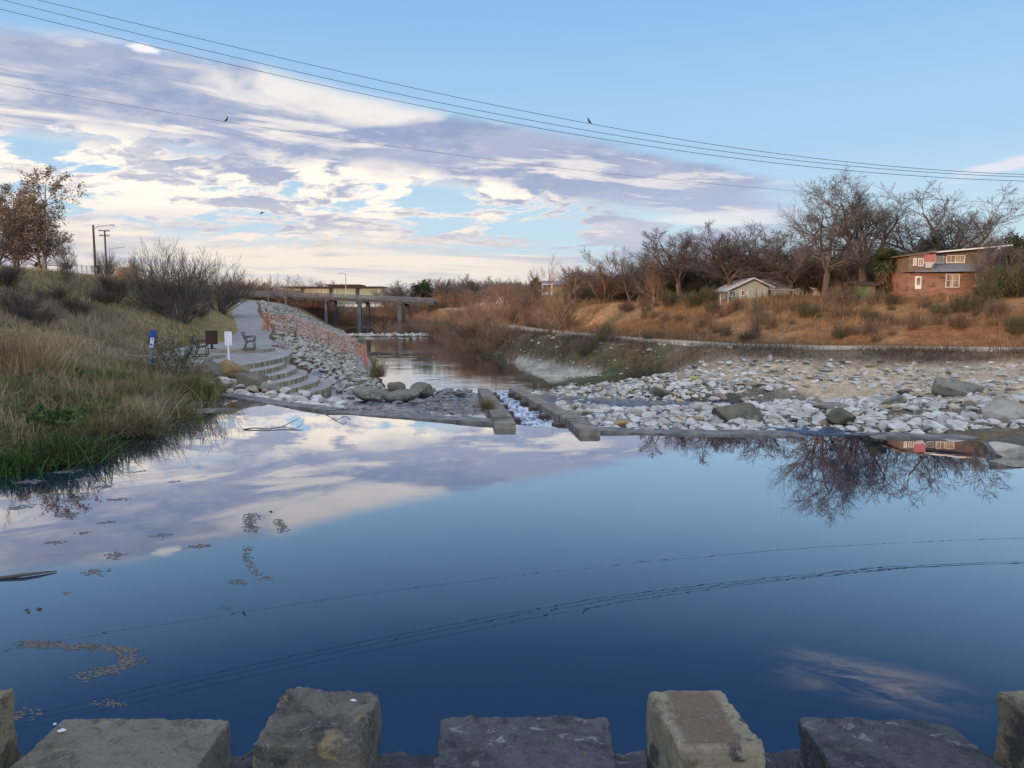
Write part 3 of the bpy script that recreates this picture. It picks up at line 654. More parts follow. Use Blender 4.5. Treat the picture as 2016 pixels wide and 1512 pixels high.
def block(name,w,d,h,m,seed,taper=0,rough=.012,rnd=.03,parent=None,res=.0065,dome=0,label=None,cat=None,loc=None,rz=0,group=None,skew=0,cut=None):
    nxs,nys,nzs=[max(3,int(q/res)) for q in (w,d,h)]
    bm=MB(); Vs=[];Fs=[];off=0
    def face(nu,nv,fn):
        nonlocal off
        U,W=np.meshgrid(np.linspace(-1,1,nu+1),np.linspace(-1,1,nv+1)); V=fn(U.ravel(),W.ravel()); q=np.arange(U.size).reshape(U.shape)+off
        F=np.stack([q[:-1,:-1],q[:-1,1:],q[1:,1:],q[1:,:-1]],-1).reshape(-1,4); Vs.append(V); Fs.append(F); off+=U.size
    o_=lambda q:np.ones_like(q)
    face(nxs,nys,lambda u,v:np.c_[u,v,o_(u)])
    face(nxs,nzs,lambda u,v:np.c_[u,-o_(u),v]); face(nxs,nzs,lambda u,v:np.c_[-u,o_(u),v])
    face(nys,nzs,lambda u,v:np.c_[o_(u),u,v]); face(nys,nzs,lambda u,v:np.c_[-o_(u),-u,v])
    V=np.concatenate(Vs)*np.array([w/2,d/2,h/2])
    rr=rnd*(1+.7*fbm(V*9+seed,2,seed)); core=np.clip(V,-(np.array([w,d,h])/2-rr[:,None]),np.array([w,d,h])/2-rr[:,None]); dl=V-core; L=np.linalg.norm(dl,axis=1,keepdims=True)+1e-9
    V=core+dl/L*np.minimum(L,rr[:,None])
    f=(V[:,2]/h+.5); V[:,0]*=1-taper*f; V[:,0]+=skew*V[:,1]
    nr=V/np.linalg.norm(V,axis=1,keepdims=True); q=V+seed*3.1
    ridge=1-np.abs(fbm(q*np.array([9,17,9]),6,seed+2,.62)); dsp=rough*(.8*fbm(q*8,6,seed,.65)+1.5*(ridge-.7)+.30*fbm(q*40,4,seed+9,.7))
    V=V+nr*dsp[:,None]*np.array([1,1,1.15]); V[:,2]+=dome*(1-(2*V[:,0]/w)**2)
    if cut is not None: V[:,2]-=np.maximum(0,cut(V[:,0]/(w/2),V[:,1]/(d/2)))
    V[:,2]-=h/2   # origin at top
    o=link(name,mesh_np(name,V,[np.concatenate(Fs)],m,True),parent,loc); o.rotation_euler=(0,0,rz)
    if label: tag(o,label,cat,group)
    return o
M_slabw=stone_mat('warm_slab',(.31,.295,.25),(.22,.21,.18),(.38,.335,.22),.60,.25,bs=6)
M_slate=stone_mat('slate_slab',(.165,.175,.20),(.088,.095,.115),(.20,.18,.145),.66,.85)
M_slate2=stone_mat('slate_slab_flaky',(.14,.15,.18),(.075,.083,.104),(.19,.165,.135),.70,.85,bs=8)
M_mer1=stone_mat('lichen_block',(.25,.235,.205),(.10,.098,.098),(.38,.31,.18),.575,.7)
M_mer2=stone_mat('pale_block',(.50,.45,.32),(.36,.325,.24),(.085,.085,.095),.585,.3,extra=(-.005,.085,(.27,.20,.155)))
M_mer3=stone_mat('tan_block',(.42,.36,.23),(.26,.235,.17),(.09,.09,.085),.56,.3)
M_ledge=stone_mat('ledge_stone',(.12,.125,.145),(.07,.075,.088),(.18,.16,.13),.66,.8)
TZ,LZ,BZ=1.85,1.70,1.45
def topx(px,py,z): return at_z(px,py,z)
o=block('dam_wall',26,1.6,3.2,M_ledge,5,0,.02,.05,res=.06,loc=(0,1.77,BZ)); tag(o,'rough dark stone top of the low dam under the blocks','dam')
def place_block(px0,px1,pyb,depth,z,h,m,seed,label,**kw):
    A=topx(px0,pyb,z);B=topx(px1,pyb,z); w=B.x-A.x; kw.setdefault('cat','stone block')
    return block('stone_block',w,depth,h,m,seed,loc=((A.x+B.x)/2,(A.y+B.y)/2-depth/2,z),label=label,**kw)
place_block(560,752,1356,.30,TZ,.46,M_mer1,11,'tall stone block with yellow lichen, left of centre on the dam',rough=.008,rnd=.010,taper=.03)
place_block(1283,1432,1356,.31,TZ,.46,M_mer2,12,'tall pale stone block with a rusty band across its top, right of centre',rough=.0055,rnd=.014,taper=-.02,skew=-.10,dome=.0)
place_block(-180,30,1352,.34,TZ,.46,M_mer3,13,'tan stone block cut off by the left picture edge',rough=.006,rnd=.012)
place_block(1962,2200,1362,.34,TZ,.46,M_mer3,14,'tan stone block cut off by the right picture edge',rough=.006,rnd=.012)
place_block(125,455,1413,.62,LZ,.32,M_slabw,15,'wide warm grey slab at the left, smoothest of the dam stones',rough=.004,rnd=.009,skew=-.0)
place_block(870,1196,1410,.62,LZ,.32,M_slate,16,'wide blue grey flaky slab in the middle between two tall blocks',rough=.0075,rnd=.008)
place_block(1570,1880,1412,.62,LZ,.32,M_slate2,17,'wide dark flaky slab at right with its far corner worn away',rough=.008,rnd=.008,cut=lambda u,v:.05*np.clip(u-.35,0,1)*sstep(-.2,1,v))
# droppings and twigs on the blocks
M_drop=pmat('bird_dropping',(.62,.66,.70),(.5,.55,.6),40,.7)
def splat(px,py,z,r,label,seed):
    p=topx(px,py,z); a_=np.linspace(0,2*math.pi,17)[:-1]; rr=r*(1+.45*fbm(np.c_[np.cos(a_)*2,np.sin(a_)*2,0*a_+seed],3,seed))
    mb=MB(); mb.prism(np.c_[rr*np.cos(a_),rr*.8*np.sin(a_)],0,.004); o=mb.build('bird_dropping',M_drop,loc=(p.x,p.y,z+.004)); tag(o,label,'bird dropping')
splat(122,1442,LZ,.009,'white bird dropping on the wide warm grey slab',1); splat(108,1429,LZ,.004,'tiny white fleck of bird dropping near the back of the warm grey slab',5); splat(695,1383,TZ,.008,'white bird dropping on the tall lichen covered block',2)
M_twig=pmat('twig',(.10,.075,.06),(.06,.045,.04),12,.9)
for (a_,b_,z,lab) in (((478,1505),(520,1486),BZ,'dark twig lying on the ledge beside the lichen block'),((440,1500),(458,1478),BZ,'pale twig lying on the ledge beside the warm slab')):
    A=topx(*a_,z);B=topx(*b_,z); mb=MB().tube([(A.x,A.y,z+.02),((A.x+B.x)/2,(A.y+B.y)/2+.01,z+.03),(B.x,B.y,z+.02)],[.005,.004,.002],6); tag(mb.build('twig',M_twig),lab,'twig')
# ------------------------------------------------------------------ stones
def ico(sub):
    bm=bmesh.new(); bmesh.ops.create_icosphere(bm,subdivisions=sub,radius=1); bm.verts.ensure_lookup_table()
    V=np.array([v.co[:] for v in bm.verts]); F=np.array([[v.index for v in f.verts] for f in bm.faces]); bm.free(); return V,F
I1,I2,I3,I4=ico(1),ico(2),ico(3),ico(4)
def rock_v(base,seed,planes=12,rough=.10,fr=1.6,keep=.58):
    V=base[0].copy(); r_=np.random.default_rng(seed)
    V=V*(1+.16*vnoise(V*1.3+seed*5.1,seed))[:,None]
    for _ in range(planes):                                  # broken facets
        nr=r_.normal(size=3); nr/=np.linalg.norm(nr); d=r_.uniform(keep-.14,keep+.2); k_=V@nr-d
        V=V-np.outer(np.maximum(k_,0)*.93,nr)
    return V*(1+rough*fbm(V*fr*1.7+seed,3,seed))[:,None]
def rockmat(name,c1,c2,c3,tint=False,t3=(.56,.68),rand=.35,bump=.5,scale=5,coord='pos',rough=.9,moss=None):
    m=pmat(name,c1,c2,scale,rough,bump,scale*4,c3=c3,s3=2.6,t3=t3,tint=tint,rand=0 if tint else rand,coord=coord); return m
M_rock=rockmat('limestone',(.52,.515,.50),(.38,.375,.365),(.19,.175,.15))
M_rockt=rockmat('limestone_small',(.52,.515,.50),(.38,.375,.365),(.19,.175,.15),True)
M_wet=rockmat('wet_stone',(.20,.19,.175),(.11,.105,.10),(.34,.32,.30),rough=.45)
M_wett=rockmat('wet_stone_small',(.22,.21,.20),(.12,.115,.11),(.36,.345,.33),True,rough=.45)
M_rip=rockmat('riprap_stone',(.36,.355,.34),(.26,.255,.24),(.15,.14,.12))
M_ript=rockmat('riprap_small',(.36,.355,.34),(.26,.255,.24),(.15,.14,.12),True)
def scatter(poly,n_,rmin,rmax,seed,dens=None,gap=.82,mean=.42):
    """packed stones: (x,y,r) with the big ones placed first"""
    r_=np.random.default_rng(seed); P=np.array(poly); lo,hi=P.min(0),P.max(0)
    X=r_.uniform(lo[0],hi[0],n_);Y=r_.uniform(lo[1],hi[1],n_); k_=inpoly(X,Y,poly)
    if dens is not None: k_&=r_.uniform(size=n_)<dens(X,Y)
    X,Y=X[k_],Y[k_]; Rr=rmin+(rmax-rmin)*r_.beta(1.3,1.3/mean-1.3,size=len(X)); o=np.argsort(-Rr); X,Y,Rr=X[o],Y[o],Rr[o]
    cell=rmax*2; grid={}; keep=[]
    for i in range(len(X)):
        cx,cy=int(X[i]//cell),int(Y[i]//cell); ok=True
        for a in (-1,0,1):
            for b in (-1,0,1):
                for j in grid.get((cx+a,cy+b),()):
                    if (X[i]-X[j])**2+(Y[i]-Y[j])**2<(gap*(Rr[i]+Rr[j]))**2: ok=False;break
                if not ok:break
            if not ok:break
        if ok: keep.append(i); grid.setdefault((cx,cy),[]).append(i)
    return X[keep],Y[keep],Rr[keep]
def stones(X,Y,Rr,nind,protos,smalls,mi,ms,name,stuffname,label,cat,group,seed,sq=(.38,.72),sink=.25,zf=None,tvar=.55):
    r_=np.random.default_rng(seed); Z=(zf or Hg)(X,Y); score=Rr/np.hypot(X,Y); vis=np.abs(X/np.maximum(Y,1))<.69
    order=np.argsort(-score*vis); ind=order[:nind]; rest=order[nind:]
    for k_,i in enumerate(ind):
        o=link(name,protos[k_%len(protos)]); s=Rr[i]; zs=s*r_.uniform(*sq)
        o.scale=(s*r_.uniform(.95,1.5),s*r_.uniform(.75,1.05),zs); o.rotation_euler=(r_.uniform(-.25,.25),r_.uniform(-.25,.25),r_.uniform(0,6.28))
        o.location=(X[i],Y[i],Z[i]+zs*(1-2*sink)*.8); tag(o,label(X[i],Y[i]) if callable(label) else label,cat,group(X[i],Y[i]) if callable(group) else group)
    if len(rest)==0: return
    VV=[];FF=[];TT=[];off=0
    for i in rest:
        v,f=smalls[r_.integers(len(smalls))]; s=Rr[i]; zs=s*r_.uniform(*sq); a=r_.uniform(0,6.28); c_,s_=math.cos(a),math.sin(a)
        q=v*np.array([s*r_.uniform(.95,1.5),s*r_.uniform(.75,1.05),zs]); tl=r_.uniform(-.25,.25); q=q+np.c_[0*q[:,0],0*q[:,0],q[:,0]*tl]
        q=np.c_[q[:,0]*c_-q[:,1]*s_,q[:,0]*s_+q[:,1]*c_,q[:,2]]+np.array([X[i],Y[i],Z[i]+zs*(1-2*sink)*.8])
        VV.append(q);FF.append(f+off);off+=len(q); t_=(1-tvar/2+tvar*r_.uniform())*(.5 if r_.uniform()<.13 else 1); tw=r_.uniform()<.14; TT.append(np.tile([t_,t_*(.84 if tw else r_.uniform(.96,1.0)),t_*(.62 if tw else r_.uniform(.9,1.0))],(len(q),1)))
    me=mesh_np(stuffname,np.concatenate(VV),[np.concatenate(FF)],ms,False,np.concatenate(TT)); tag(link(stuffname,me),kind='stuff')
def protos(mat_,base,n_,seed,**kw): return [mesh_np('rock',rock_v(base,seed+i,**kw),[base[1]],mat_,False) for i in range(n_)]
M_tan=rockmat('tan_rock',(.34,.285,.20),(.24,.20,.145),(.14,.125,.095)); P_rock=protos(M_rock,I3,8,100,rough=.07)+protos(M_rip,I3,2,170,rough=.07)+protos(M_tan,I3,1,180,rough=.07); S_rock=[(rock_v(I2,200+i,rough=.08),I2[1]) for i in range(12)]; S_tiny=[(rock_v(I1,300+i,rough=.1),I1[1]) for i in range(10)]
P_wet=protos(M_wet,I3,6,120,rough=.07); P_rip=protos(M_rip,I2,8,140,rough=.1)
# right field of white limestone
def pool(x,y): # clear water lanes
    return np.maximum.reduce([np.exp(-((y-28.6-.05*x)/1.9)**2)*sstep(3.2,4.5,x)*sstep(15.5,12.5,x),np.exp(-((x-7.6)/1.2)**2-((y-18.6)/1.2)**2),.85*np.exp(-((x-12.3)/3.2)**2-((y-21.6)/.9)**2),.8*np.exp(-((x-4.0)/1.8)**2-((y-34)/1.6)**2)])
def dR(x,y):
    d=np.ones(x.shape); d*=1-.93*sstep(.3,.7,pool(x,y)); d*=np.where(y>sandy(x)+.9*np.sin(x*1.3),np.interp(x,[10,15,19],[.22,.10,.03]),1); d*=np.where((x<6.5)&(y>37),.25,1); return d
RF=[(2.45,18.6),(7,18.35),(12,18.1),(20,17.9),(23,24),(22,29),(18,31.6),(13,35),(9,37.8),(6,40.3),(3.2,41.6),(1.4,39.5),(.95,38.2),(1.5,30)]
X,Y,Rr=scatter(RF,30000,.06,.36,41,dR,.80,.24)
def lab_r(x,y): return 'pale limestone rock lying on the tan sand by the dry brush' if y>float(sandy(x))+.5 else 'pale limestone rock in the loose stone field right of the chute'
stones(X,Y,Rr,230,P_rock,S_rock,M_rock,M_rockt,'rock','loose_rocks',lab_r,'rock',lambda x,y:'pale rocks on the tan sand' if y>float(sandy(x))+.5 else 'pale rocks right of the chute',51,sink=.28)
# pebbles
X,Y,Rr=scatter(RF,34000,.03,.07,42,lambda x,y:np.where(y>sandy(x),.18,.7)*(1-.95*sstep(.3,.7,pool(x,y))),1.0,.4)
stones(X,Y,Rr,0,P_rock,S_tiny,M_rock,M_rockt,'rock','pebbles','','rock','',52,sink=.1)
# left of the chute: half drowned stones in the running water
LF=[(-10.2,27.2),(-8,24.8),(-5,22.6),(-1.0,20.6),(-.75,21.5),(-1.3,29),(-1.9,36.5),(-3,38),(-6.2,37.5),(-7.0,33),(-7.9,29.5)]
X,Y,Rr=scatter(LF,4200,.06,.34,43,lambda x,y:np.where(y<yw(x)+2.1,1,.45),1.08,.30)
pal=(Y<yw(X)+1.6+.6*np.sin(X*2))&(X<-5.5)|((X>-2.6)&(Y<24)); 
k_=pal; stones(X[k_],Y[k_],Rr[k_],36,P_rock,S_rock,M_rock,M_rockt,'rock','loose_rocks','grey white rock just behind the left weir sill','rock','pale rocks behind the left weir',53,sink=.2)
k_=~pal; stones(X[k_],Y[k_],Rr[k_]*1.05,60,P_wet,S_rock,M_wet,M_wett,'rock','wet_rocks','dark wet flat rock in the running water left of the chute','rock','wet rocks left of the chute',54,sq=(.3,.5),sink=.22,tvar=.9)
X,Y,Rr=scatter([(-7.6,36.2),(-6.4,34.8),(-2.0,36.4),(-1.95,39.4),(-6.9,39.2)],1500,.08,.34,63,None,.86,.4)
stones(X,Y,Rr,24,P_wet,S_rock,M_wet,M_wett,'rock','wet_rocks','dark wet rock along the lip where the left stream drops into lower pool','rock','wet rocks at the lip of the lower pool',64,sq=(.3,.55),sink=.1,tvar=.9,zf=lambda x,y:np.maximum(Hg(x,y),ZL-.05))
# heap of pale stones between weir, boulders and the foot of the steps
HP=[(-11.0,27.1),(-9.6,26.5),(-7.2,24.6),(-5.6,23.6),(-5.4,25.2),(-6.2,27.0),(-7.4,27.7),(-10.6,27.9)]
X,Y,Rr=scatter(HP,2600,.09,.34,61,None,.72,.4)
stones(X,Y,Rr,40,P_rock,S_rock,M_rock,M_rockt,'rock','loose_rocks','pale rock heaped between left weir sill and the foot of the curved steps','rock','pale rocks below the steps',62,sink=.1,zf=lambda x,y:np.maximum(Hg(x,y),-.16-.10*(x+8))-.06+.22*np.exp(-((y-27.9)/.7)**2)*sstep(-7.0,-9.5,x))
# riprap slope between path and lower pool
RP=[(-12.6,41.2),(-12.0,39.2),(-11.0,37.6),(-10.2,36.9),(-9.5,36.2),(-8.9,35.4),(-8.2,34.6),(-7.5,33.6),(-6.6,33.4),(-6.9,40.5),(-8.5,45),(-10.2,52),(-11.6,60),(-14.0,72),(-16.5,84),(-20,97),(-25,116),(-30,136),(-45,138),(-38.5,116),(-34.0,104),(-29.4,90),(-25.6,79),(-22,70),(-19.9,64.2),(-18.6,59.5),(-16.4,52.8),(-13.5,45.0),(-12.5,42.5)]
X,Y,Rr=scatter(RP,60000,.09,.34,44,None,.74,.28)
stones(X,Y,Rr,220,P_rip,S_tiny,M_rip,M_ript,'riprap_stone','riprap_rocks',lambda x,y:'grey riprap stone on the slope beyond the orange netting' if y>62 else 'grey riprap stone on the slope between steps and netting','riprap stone',lambda x,y:'riprap stones beyond the netting' if y>62 else 'riprap stones below the netting',55,sq=(.4,.75),sink=.1,tvar=.55)
# rocky far shore and embankment stones
X,Y,Rr=scatter([(-26,116),(-24,113),(-12,113),(-11,120),(-24,121)],700,.2,.5,45,None,.8); stones(X,Y,Rr,0,P_rip,S_tiny,M_rip,M_rockt,'rock','far_shore_rocks','','rock','',56,sink=.1,zf=lambda x,y:np.full(x.shape,ZL+.02))
X,Y,Rr=scatter([(1,52),(5,43),(9,39.0),(14,35.8),(20,32.5),(21,33),(15,37.2),(9.5,43.5),(6,52),(2.8,62),(-4,88),(-8,92),(-2,66)],2600,.05,.30,46,lambda x,y:.55+0*x,1.1,.25); stones(X,Y,Rr,0,P_rip,S_tiny,M_rip,M_rockt,'rock','embankment_rocks','','rock','',57,sink=.2)
# big boulders, each its own
M_boul=rockmat('dark_boulder',(.14,.13,.105),(.08,.077,.068),(.21,.19,.15),coord='obj',scale=1.5,bump=.8)
M_boul2=rockmat('green_boulder',(.19,.185,.155),(.115,.113,.098),(.30,.285,.245),coord='obj',scale=1.5,bump=.8)
M_boulo=rockmat('ochre_boulder',(.30,.205,.10),(.22,.16,.09),(.10,.095,.07),coord='obj',scale=1.6,bump=.6,t3=(.6,.75))
M_boulp=rockmat('pale_boulder',(.40,.375,.33),(.29,.27,.235),(.17,.155,.125),coord='obj',scale=2,bump=.6)
def boulder(px,pyb,z,w,d,h,m,seed,label,rz=0,keep=.62,tilt=0,ry=0,planes=10):
    p=at_z(px,pyb,z)
    if px>1120 and pyb<870:
        dd=np.arange(13,45,.1); rx_,ry_,rw_=ray(px,pyb); q=rx_/ry_*dd; j=int(np.argmax(Hg(q,dd)>=CAM_H+rw_/ry_*dd)); z=float(CAM_H+rw_/ry_*dd[j])-.04; p=Vector((q[j],dd[j],z))
    v=rock_v(I4,seed,planes,.055,1.2,keep); v=v-np.array([0,0,v[:,2].min()]); sc_=np.array([w/np.ptp(v[:,0]),d/np.ptp(v[:,1]),h*1.25/v[:,2].max()]); v=v*sc_
    v[:,2]-=h*.25
    o=link('boulder',mesh_np('boulder',v,[I4[1]],m,False),None,(p.x,p.y+d*.35,z)); o.rotation_euler=(tilt,ry,rz); return tag(o,label,'boulder')
boulder(402,770,-.02,1.9,1.5,1.12,M_boul,501,'long dark slab of rock tilted beside the bushes under the terrace',R(-8),.50,0,R(20),7)
boulder(448,742,.45,1.30,1.1,.62,M_boulo,502,'ochre topped boulder just below the white sign',R(10),.6)
boulder(482,777,-.1,1.25,1.1,.80,M_boul,503,'dark upright boulder in front of the ochre topped boulder',R(20),.55,0,R(16))
boulder(520,776,-.1,1.0,.9,.45,M_boul2,504,'grey green boulder leaning at the foot of the curved steps',R(0),.6,0,R(20))
boulder(722,788,-.62,1.4,1.1,.50,M_boul2,505,'smooth olive boulder in shallow water right of the curved steps',R(-10),.72,0,R(8),5)
boulder(795,789,-.68,1.6,1.1,.42,M_boul2,506,'low olive boulder in the stream, with a rounder one on it',R(6),.72,0,R(-8),5)
boulder(828,780,-.62,1.0,.85,.58,M_boul2,507,'round olive boulder at the right end of the left stream group',0,.78,0,0,4)
boulder(780,770,-.9,.9,.8,.42,M_boul,508,'dark boulder at the edge of the lower pool',0,.7)
boulder(1303,783,-.5,1.25,.8,.48,M_boul,509,'long dark boulder standing in the blue stream lane',R(3),.6)
boulder(1200,802,-.35,.95,.7,.34,M_boul2,510,'green grey boulder sunk among white rocks near the chute',R(12),.66)
boulder(1296,806,-.3,.8,.6,.38,M_boul2,511,'small green boulder with a pale left side among white rocks',R(-14),.6,0,R(12))
boulder(1378,812,-.25,.75,.6,.36,M_boulp,512,'pale tan boulder left of the big block shaped boulder',0,.62)
boulder(1449,834,-.15,1.38,.95,.62,M_boul,513,'big block shaped dark boulder with a flat top by the weir spill',R(2),.50,0,0,6)
boulder(1462,838,-.12,.46,.4,.24,M_boulp,514,'small rough grey boulder in front of the block shaped boulder',0,.7)
boulder(1640,810,-.25,1.15,.8,.30,M_boul2,515,'flat olive boulder behind a dark one in the right rocks',0,.6)
boulder(1668,838,-.14,.80,.65,.50,M_boul,516,'dark ridged boulder in front of the flat olive boulder',R(30),.56)
boulder(1764,802,-.25,.72,.6,.34,M_boul2,517,'olive wedge boulder among white rocks at right',R(-20),.56,0,R(-14))
boulder(1893,781,-.05,1.75,1.1,.58,M_boul2,518,'long olive boulder at the edge of the tan sand',R(-10),.62,0,R(10))
boulder(1990,834,-.05,1.35,.9,.60,M_boulp,519,'greenish grey boulder cut by the right picture edge',R(8),.66)
boulder(1790,779,-.12,.6,.5,.26,M_boul,520,'small black boulder at the foot of the tan sand',0,.6); boulder(1225,842,-.08,.62,.4,.22,M_boulo,521,'low tan rock right of the right chute wall end',0,.7)
boulder(2000,900,-.02,1.0,.75,.26,M_boulp,522,'flat pale rock ledge standing in the pool at right edge',R(6),.6); boulder(2005,925,-.06,1.0,.5,.16,M_slabw,523,'low flat grey rock in the water nearest the right edge',R(-4),.62)
boulder(362,822,-.10,2.6,1.5,.13,M_boul,524,'flat wet slab of rock at the waterline under the overhanging grass',R(20),.62)
boulder(1085,668,-.4,1.2,1,.4,M_boulp,525,'pale rock at the water edge left of the gravel bar',0,.62)
# ------------------------------------------------------------------ plants
def orth(D,r_):
    a=r_.normal(size=D.shape); a-=D*(a*D).sum(1,keepdims=True); return a/(np.linalg.norm(a,axis=1,keepdims=True)+1e-9)
def grow(seed,stems,levels):
    """stems: (P,D,L,R); levels: list of dict(n,seg,ratio,ang,wob,up,taper,t0,t1). Returns list of (pts,radii) per level"""
    r_=np.random.default_rng(seed); P,D,L,Rd=[np.asarray(q,float) for q in stems]; out=[]
    for li,lv in enumerate(levels):
        N=len(P); sg=lv['seg']; pts=np.empty((N,sg+1,3)); pts[:,0]=P; d=D.copy(); dirs=[d.copy()]
        for s in range(sg):
            d=d+lv['wob']*r_.normal(size=d.shape)+np.array([0,0,lv['up']]); d/=np.linalg.norm(d,axis=1,keepdims=True)
            pts[:,s+1]=pts[:,s]+d*(L/sg)[:,None]; dirs.append(d.copy())
        dirs=np.stack(dirs,1); tt=np.linspace(0,1,sg+1); rad=Rd[:,None]*(1-(1-lv['taper'])*tt[None])
        out.append((pts,rad))
        if li+1==len(levels): break
        nx_=levels[li+1]; n_=nx_['n']; t=np.linspace(nx_['t0'],nx_.get('t1',1.),n_)[None]+r_.uniform(-.5,.5,(N,n_))*(nx_.get('t1',1.)-nx_['t0'])/n_
        t=np.clip(t,.02,1); fi=t*sg; i0=np.minimum(fi.astype(int),sg-1); f=fi-i0; rows=np.arange(N)[:,None]
        P=(pts[rows,i0]*(1-f[...,None])+pts[rows,i0+1]*f[...,None]).reshape(-1,3); pd=dirs[rows,i0+1].reshape(-1,3)
        pr=(rad[rows,i0]*(1-f)+rad[rows,i0+1]*f).reshape(-1)
        a=R(nx_['ang'])*r_.uniform(.65,1.3,len(P)); a=np.where(t.reshape(-1)>.97,a*.35,a)
        D=pd*np.cos(a)[:,None]+orth(pd,r_)*np.sin(a)[:,None]
        Lp=np.repeat(L,n_); L=Lp*nx_['ratio']*(1.12-nx_.get('shrink',.45)*t.reshape(-1))*r_.uniform(.7,1.25,len(P)); Rd=np.maximum(pr*nx_.get('rr',.62),nx_.get('rmin',.004))
    return out
def tmesh(name,lv,ks,m,tint=None):
    VV=[];FF=[];off=0
    for (p,r_),k_ in zip(lv,ks):
        v,f=tubes(p,r_,k_); VV.append(v);FF.append(f+off);off+=len(v)
    return mesh_np(name,np.concatenate(VV),[np.concatenate(FF)],m,True)
def leaves(pts,n_,size,seed,m,name='leaves',spread=.25,droop=0,tvar=.4,aspect=.6,hues=((1,1,1),)):
    r_=np.random.default_rng(seed); P=pts.reshape(-1,3); P=P[r_.integers(len(P),size=n_)]+r_.normal(size=(n_,3))*spread
    A=r_.normal(size=(n_,3)); A[:,2]-=droop; A/=np.linalg.norm(A,axis=1,keepdims=True); B=orth(A,r_); s=size*r_.uniform(.5,1.3,n_)[:,None]
    C_=np.cross(A,B)*.18
    V=np.stack([P,P+A*s*.5+B*s*aspect*.5+C_*s,P+A*s,P+A*s*.5-B*s*aspect*.5+C_*s],1).reshape(-1,3); F=np.arange(n_*4).reshape(-1,4)
    hu=np.array(hues)[r_.integers(len(hues),size=n_)]*r_.uniform(1-tvar,1+tvar,(n_,1)); return mesh_np(name,V,[F],m,False,np.repeat(hu,4,0))
M_bark=pmat('grey_bark',(.135,.105,.08),(.085,.066,.052),9,.9,.5,18,c3=(.19,.16,.13),s3=3,stretch=(1,1,.25),coord='obj')
M_twigs=pmat('grey_twigs',(.155,.13,.112),(.11,.09,.078),1.2,.9,coord='obj',rand=.4)
M_greytw=pmat('grey_bush_twigs',(.135,.12,.11),(.09,.08,.075),1.2,.9,coord='obj')
M_redtw=pmat('reddish_twigs',(.30,.19,.125),(.21,.13,.09),1.0,.9,coord='obj',rand=.7)
M_dktw=pmat('dark_twigs',(.105,.088,.075),(.07,.06,.052),2,.9,coord='obj')
M_tantw=pmat('tan_twigs',(.21,.15,.095),(.15,.105,.07),2,.9,coord='obj')
M_pale=pmat('pale_bark',(.36,.33,.28),(.19,.165,.13),6,.9,.3,coord='obj',c3=(.12,.10,.08),s3=2.4)
M_brleaf=pmat('brown_leaves',(.31,.23,.155),(.225,.165,.11),1.2,.8,tint=True)
M_grleaf=pmat('dark_leaves',(.035,.055,.022),(.022,.036,.016),1.2,.7,tint=True)
M_oakleaf=pmat('oak_leaves',(.052,.05,.032),(.033,.03,.022),.8,.8,tint=True)
M_oliveleaf=pmat('olive_leaves',(.085,.095,.04),(.055,.065,.03),1.2,.8,tint=True)
M_palm=pmat('palm_fronds',(.11,.135,.06),(.06,.08,.035),2,.6,tint=True)
M_palmdry=pmat('palm_skirt',(.20,.135,.07),(.13,.09,.05),3,.9,tint=True)
def V1(*a): return np.array([a],float)
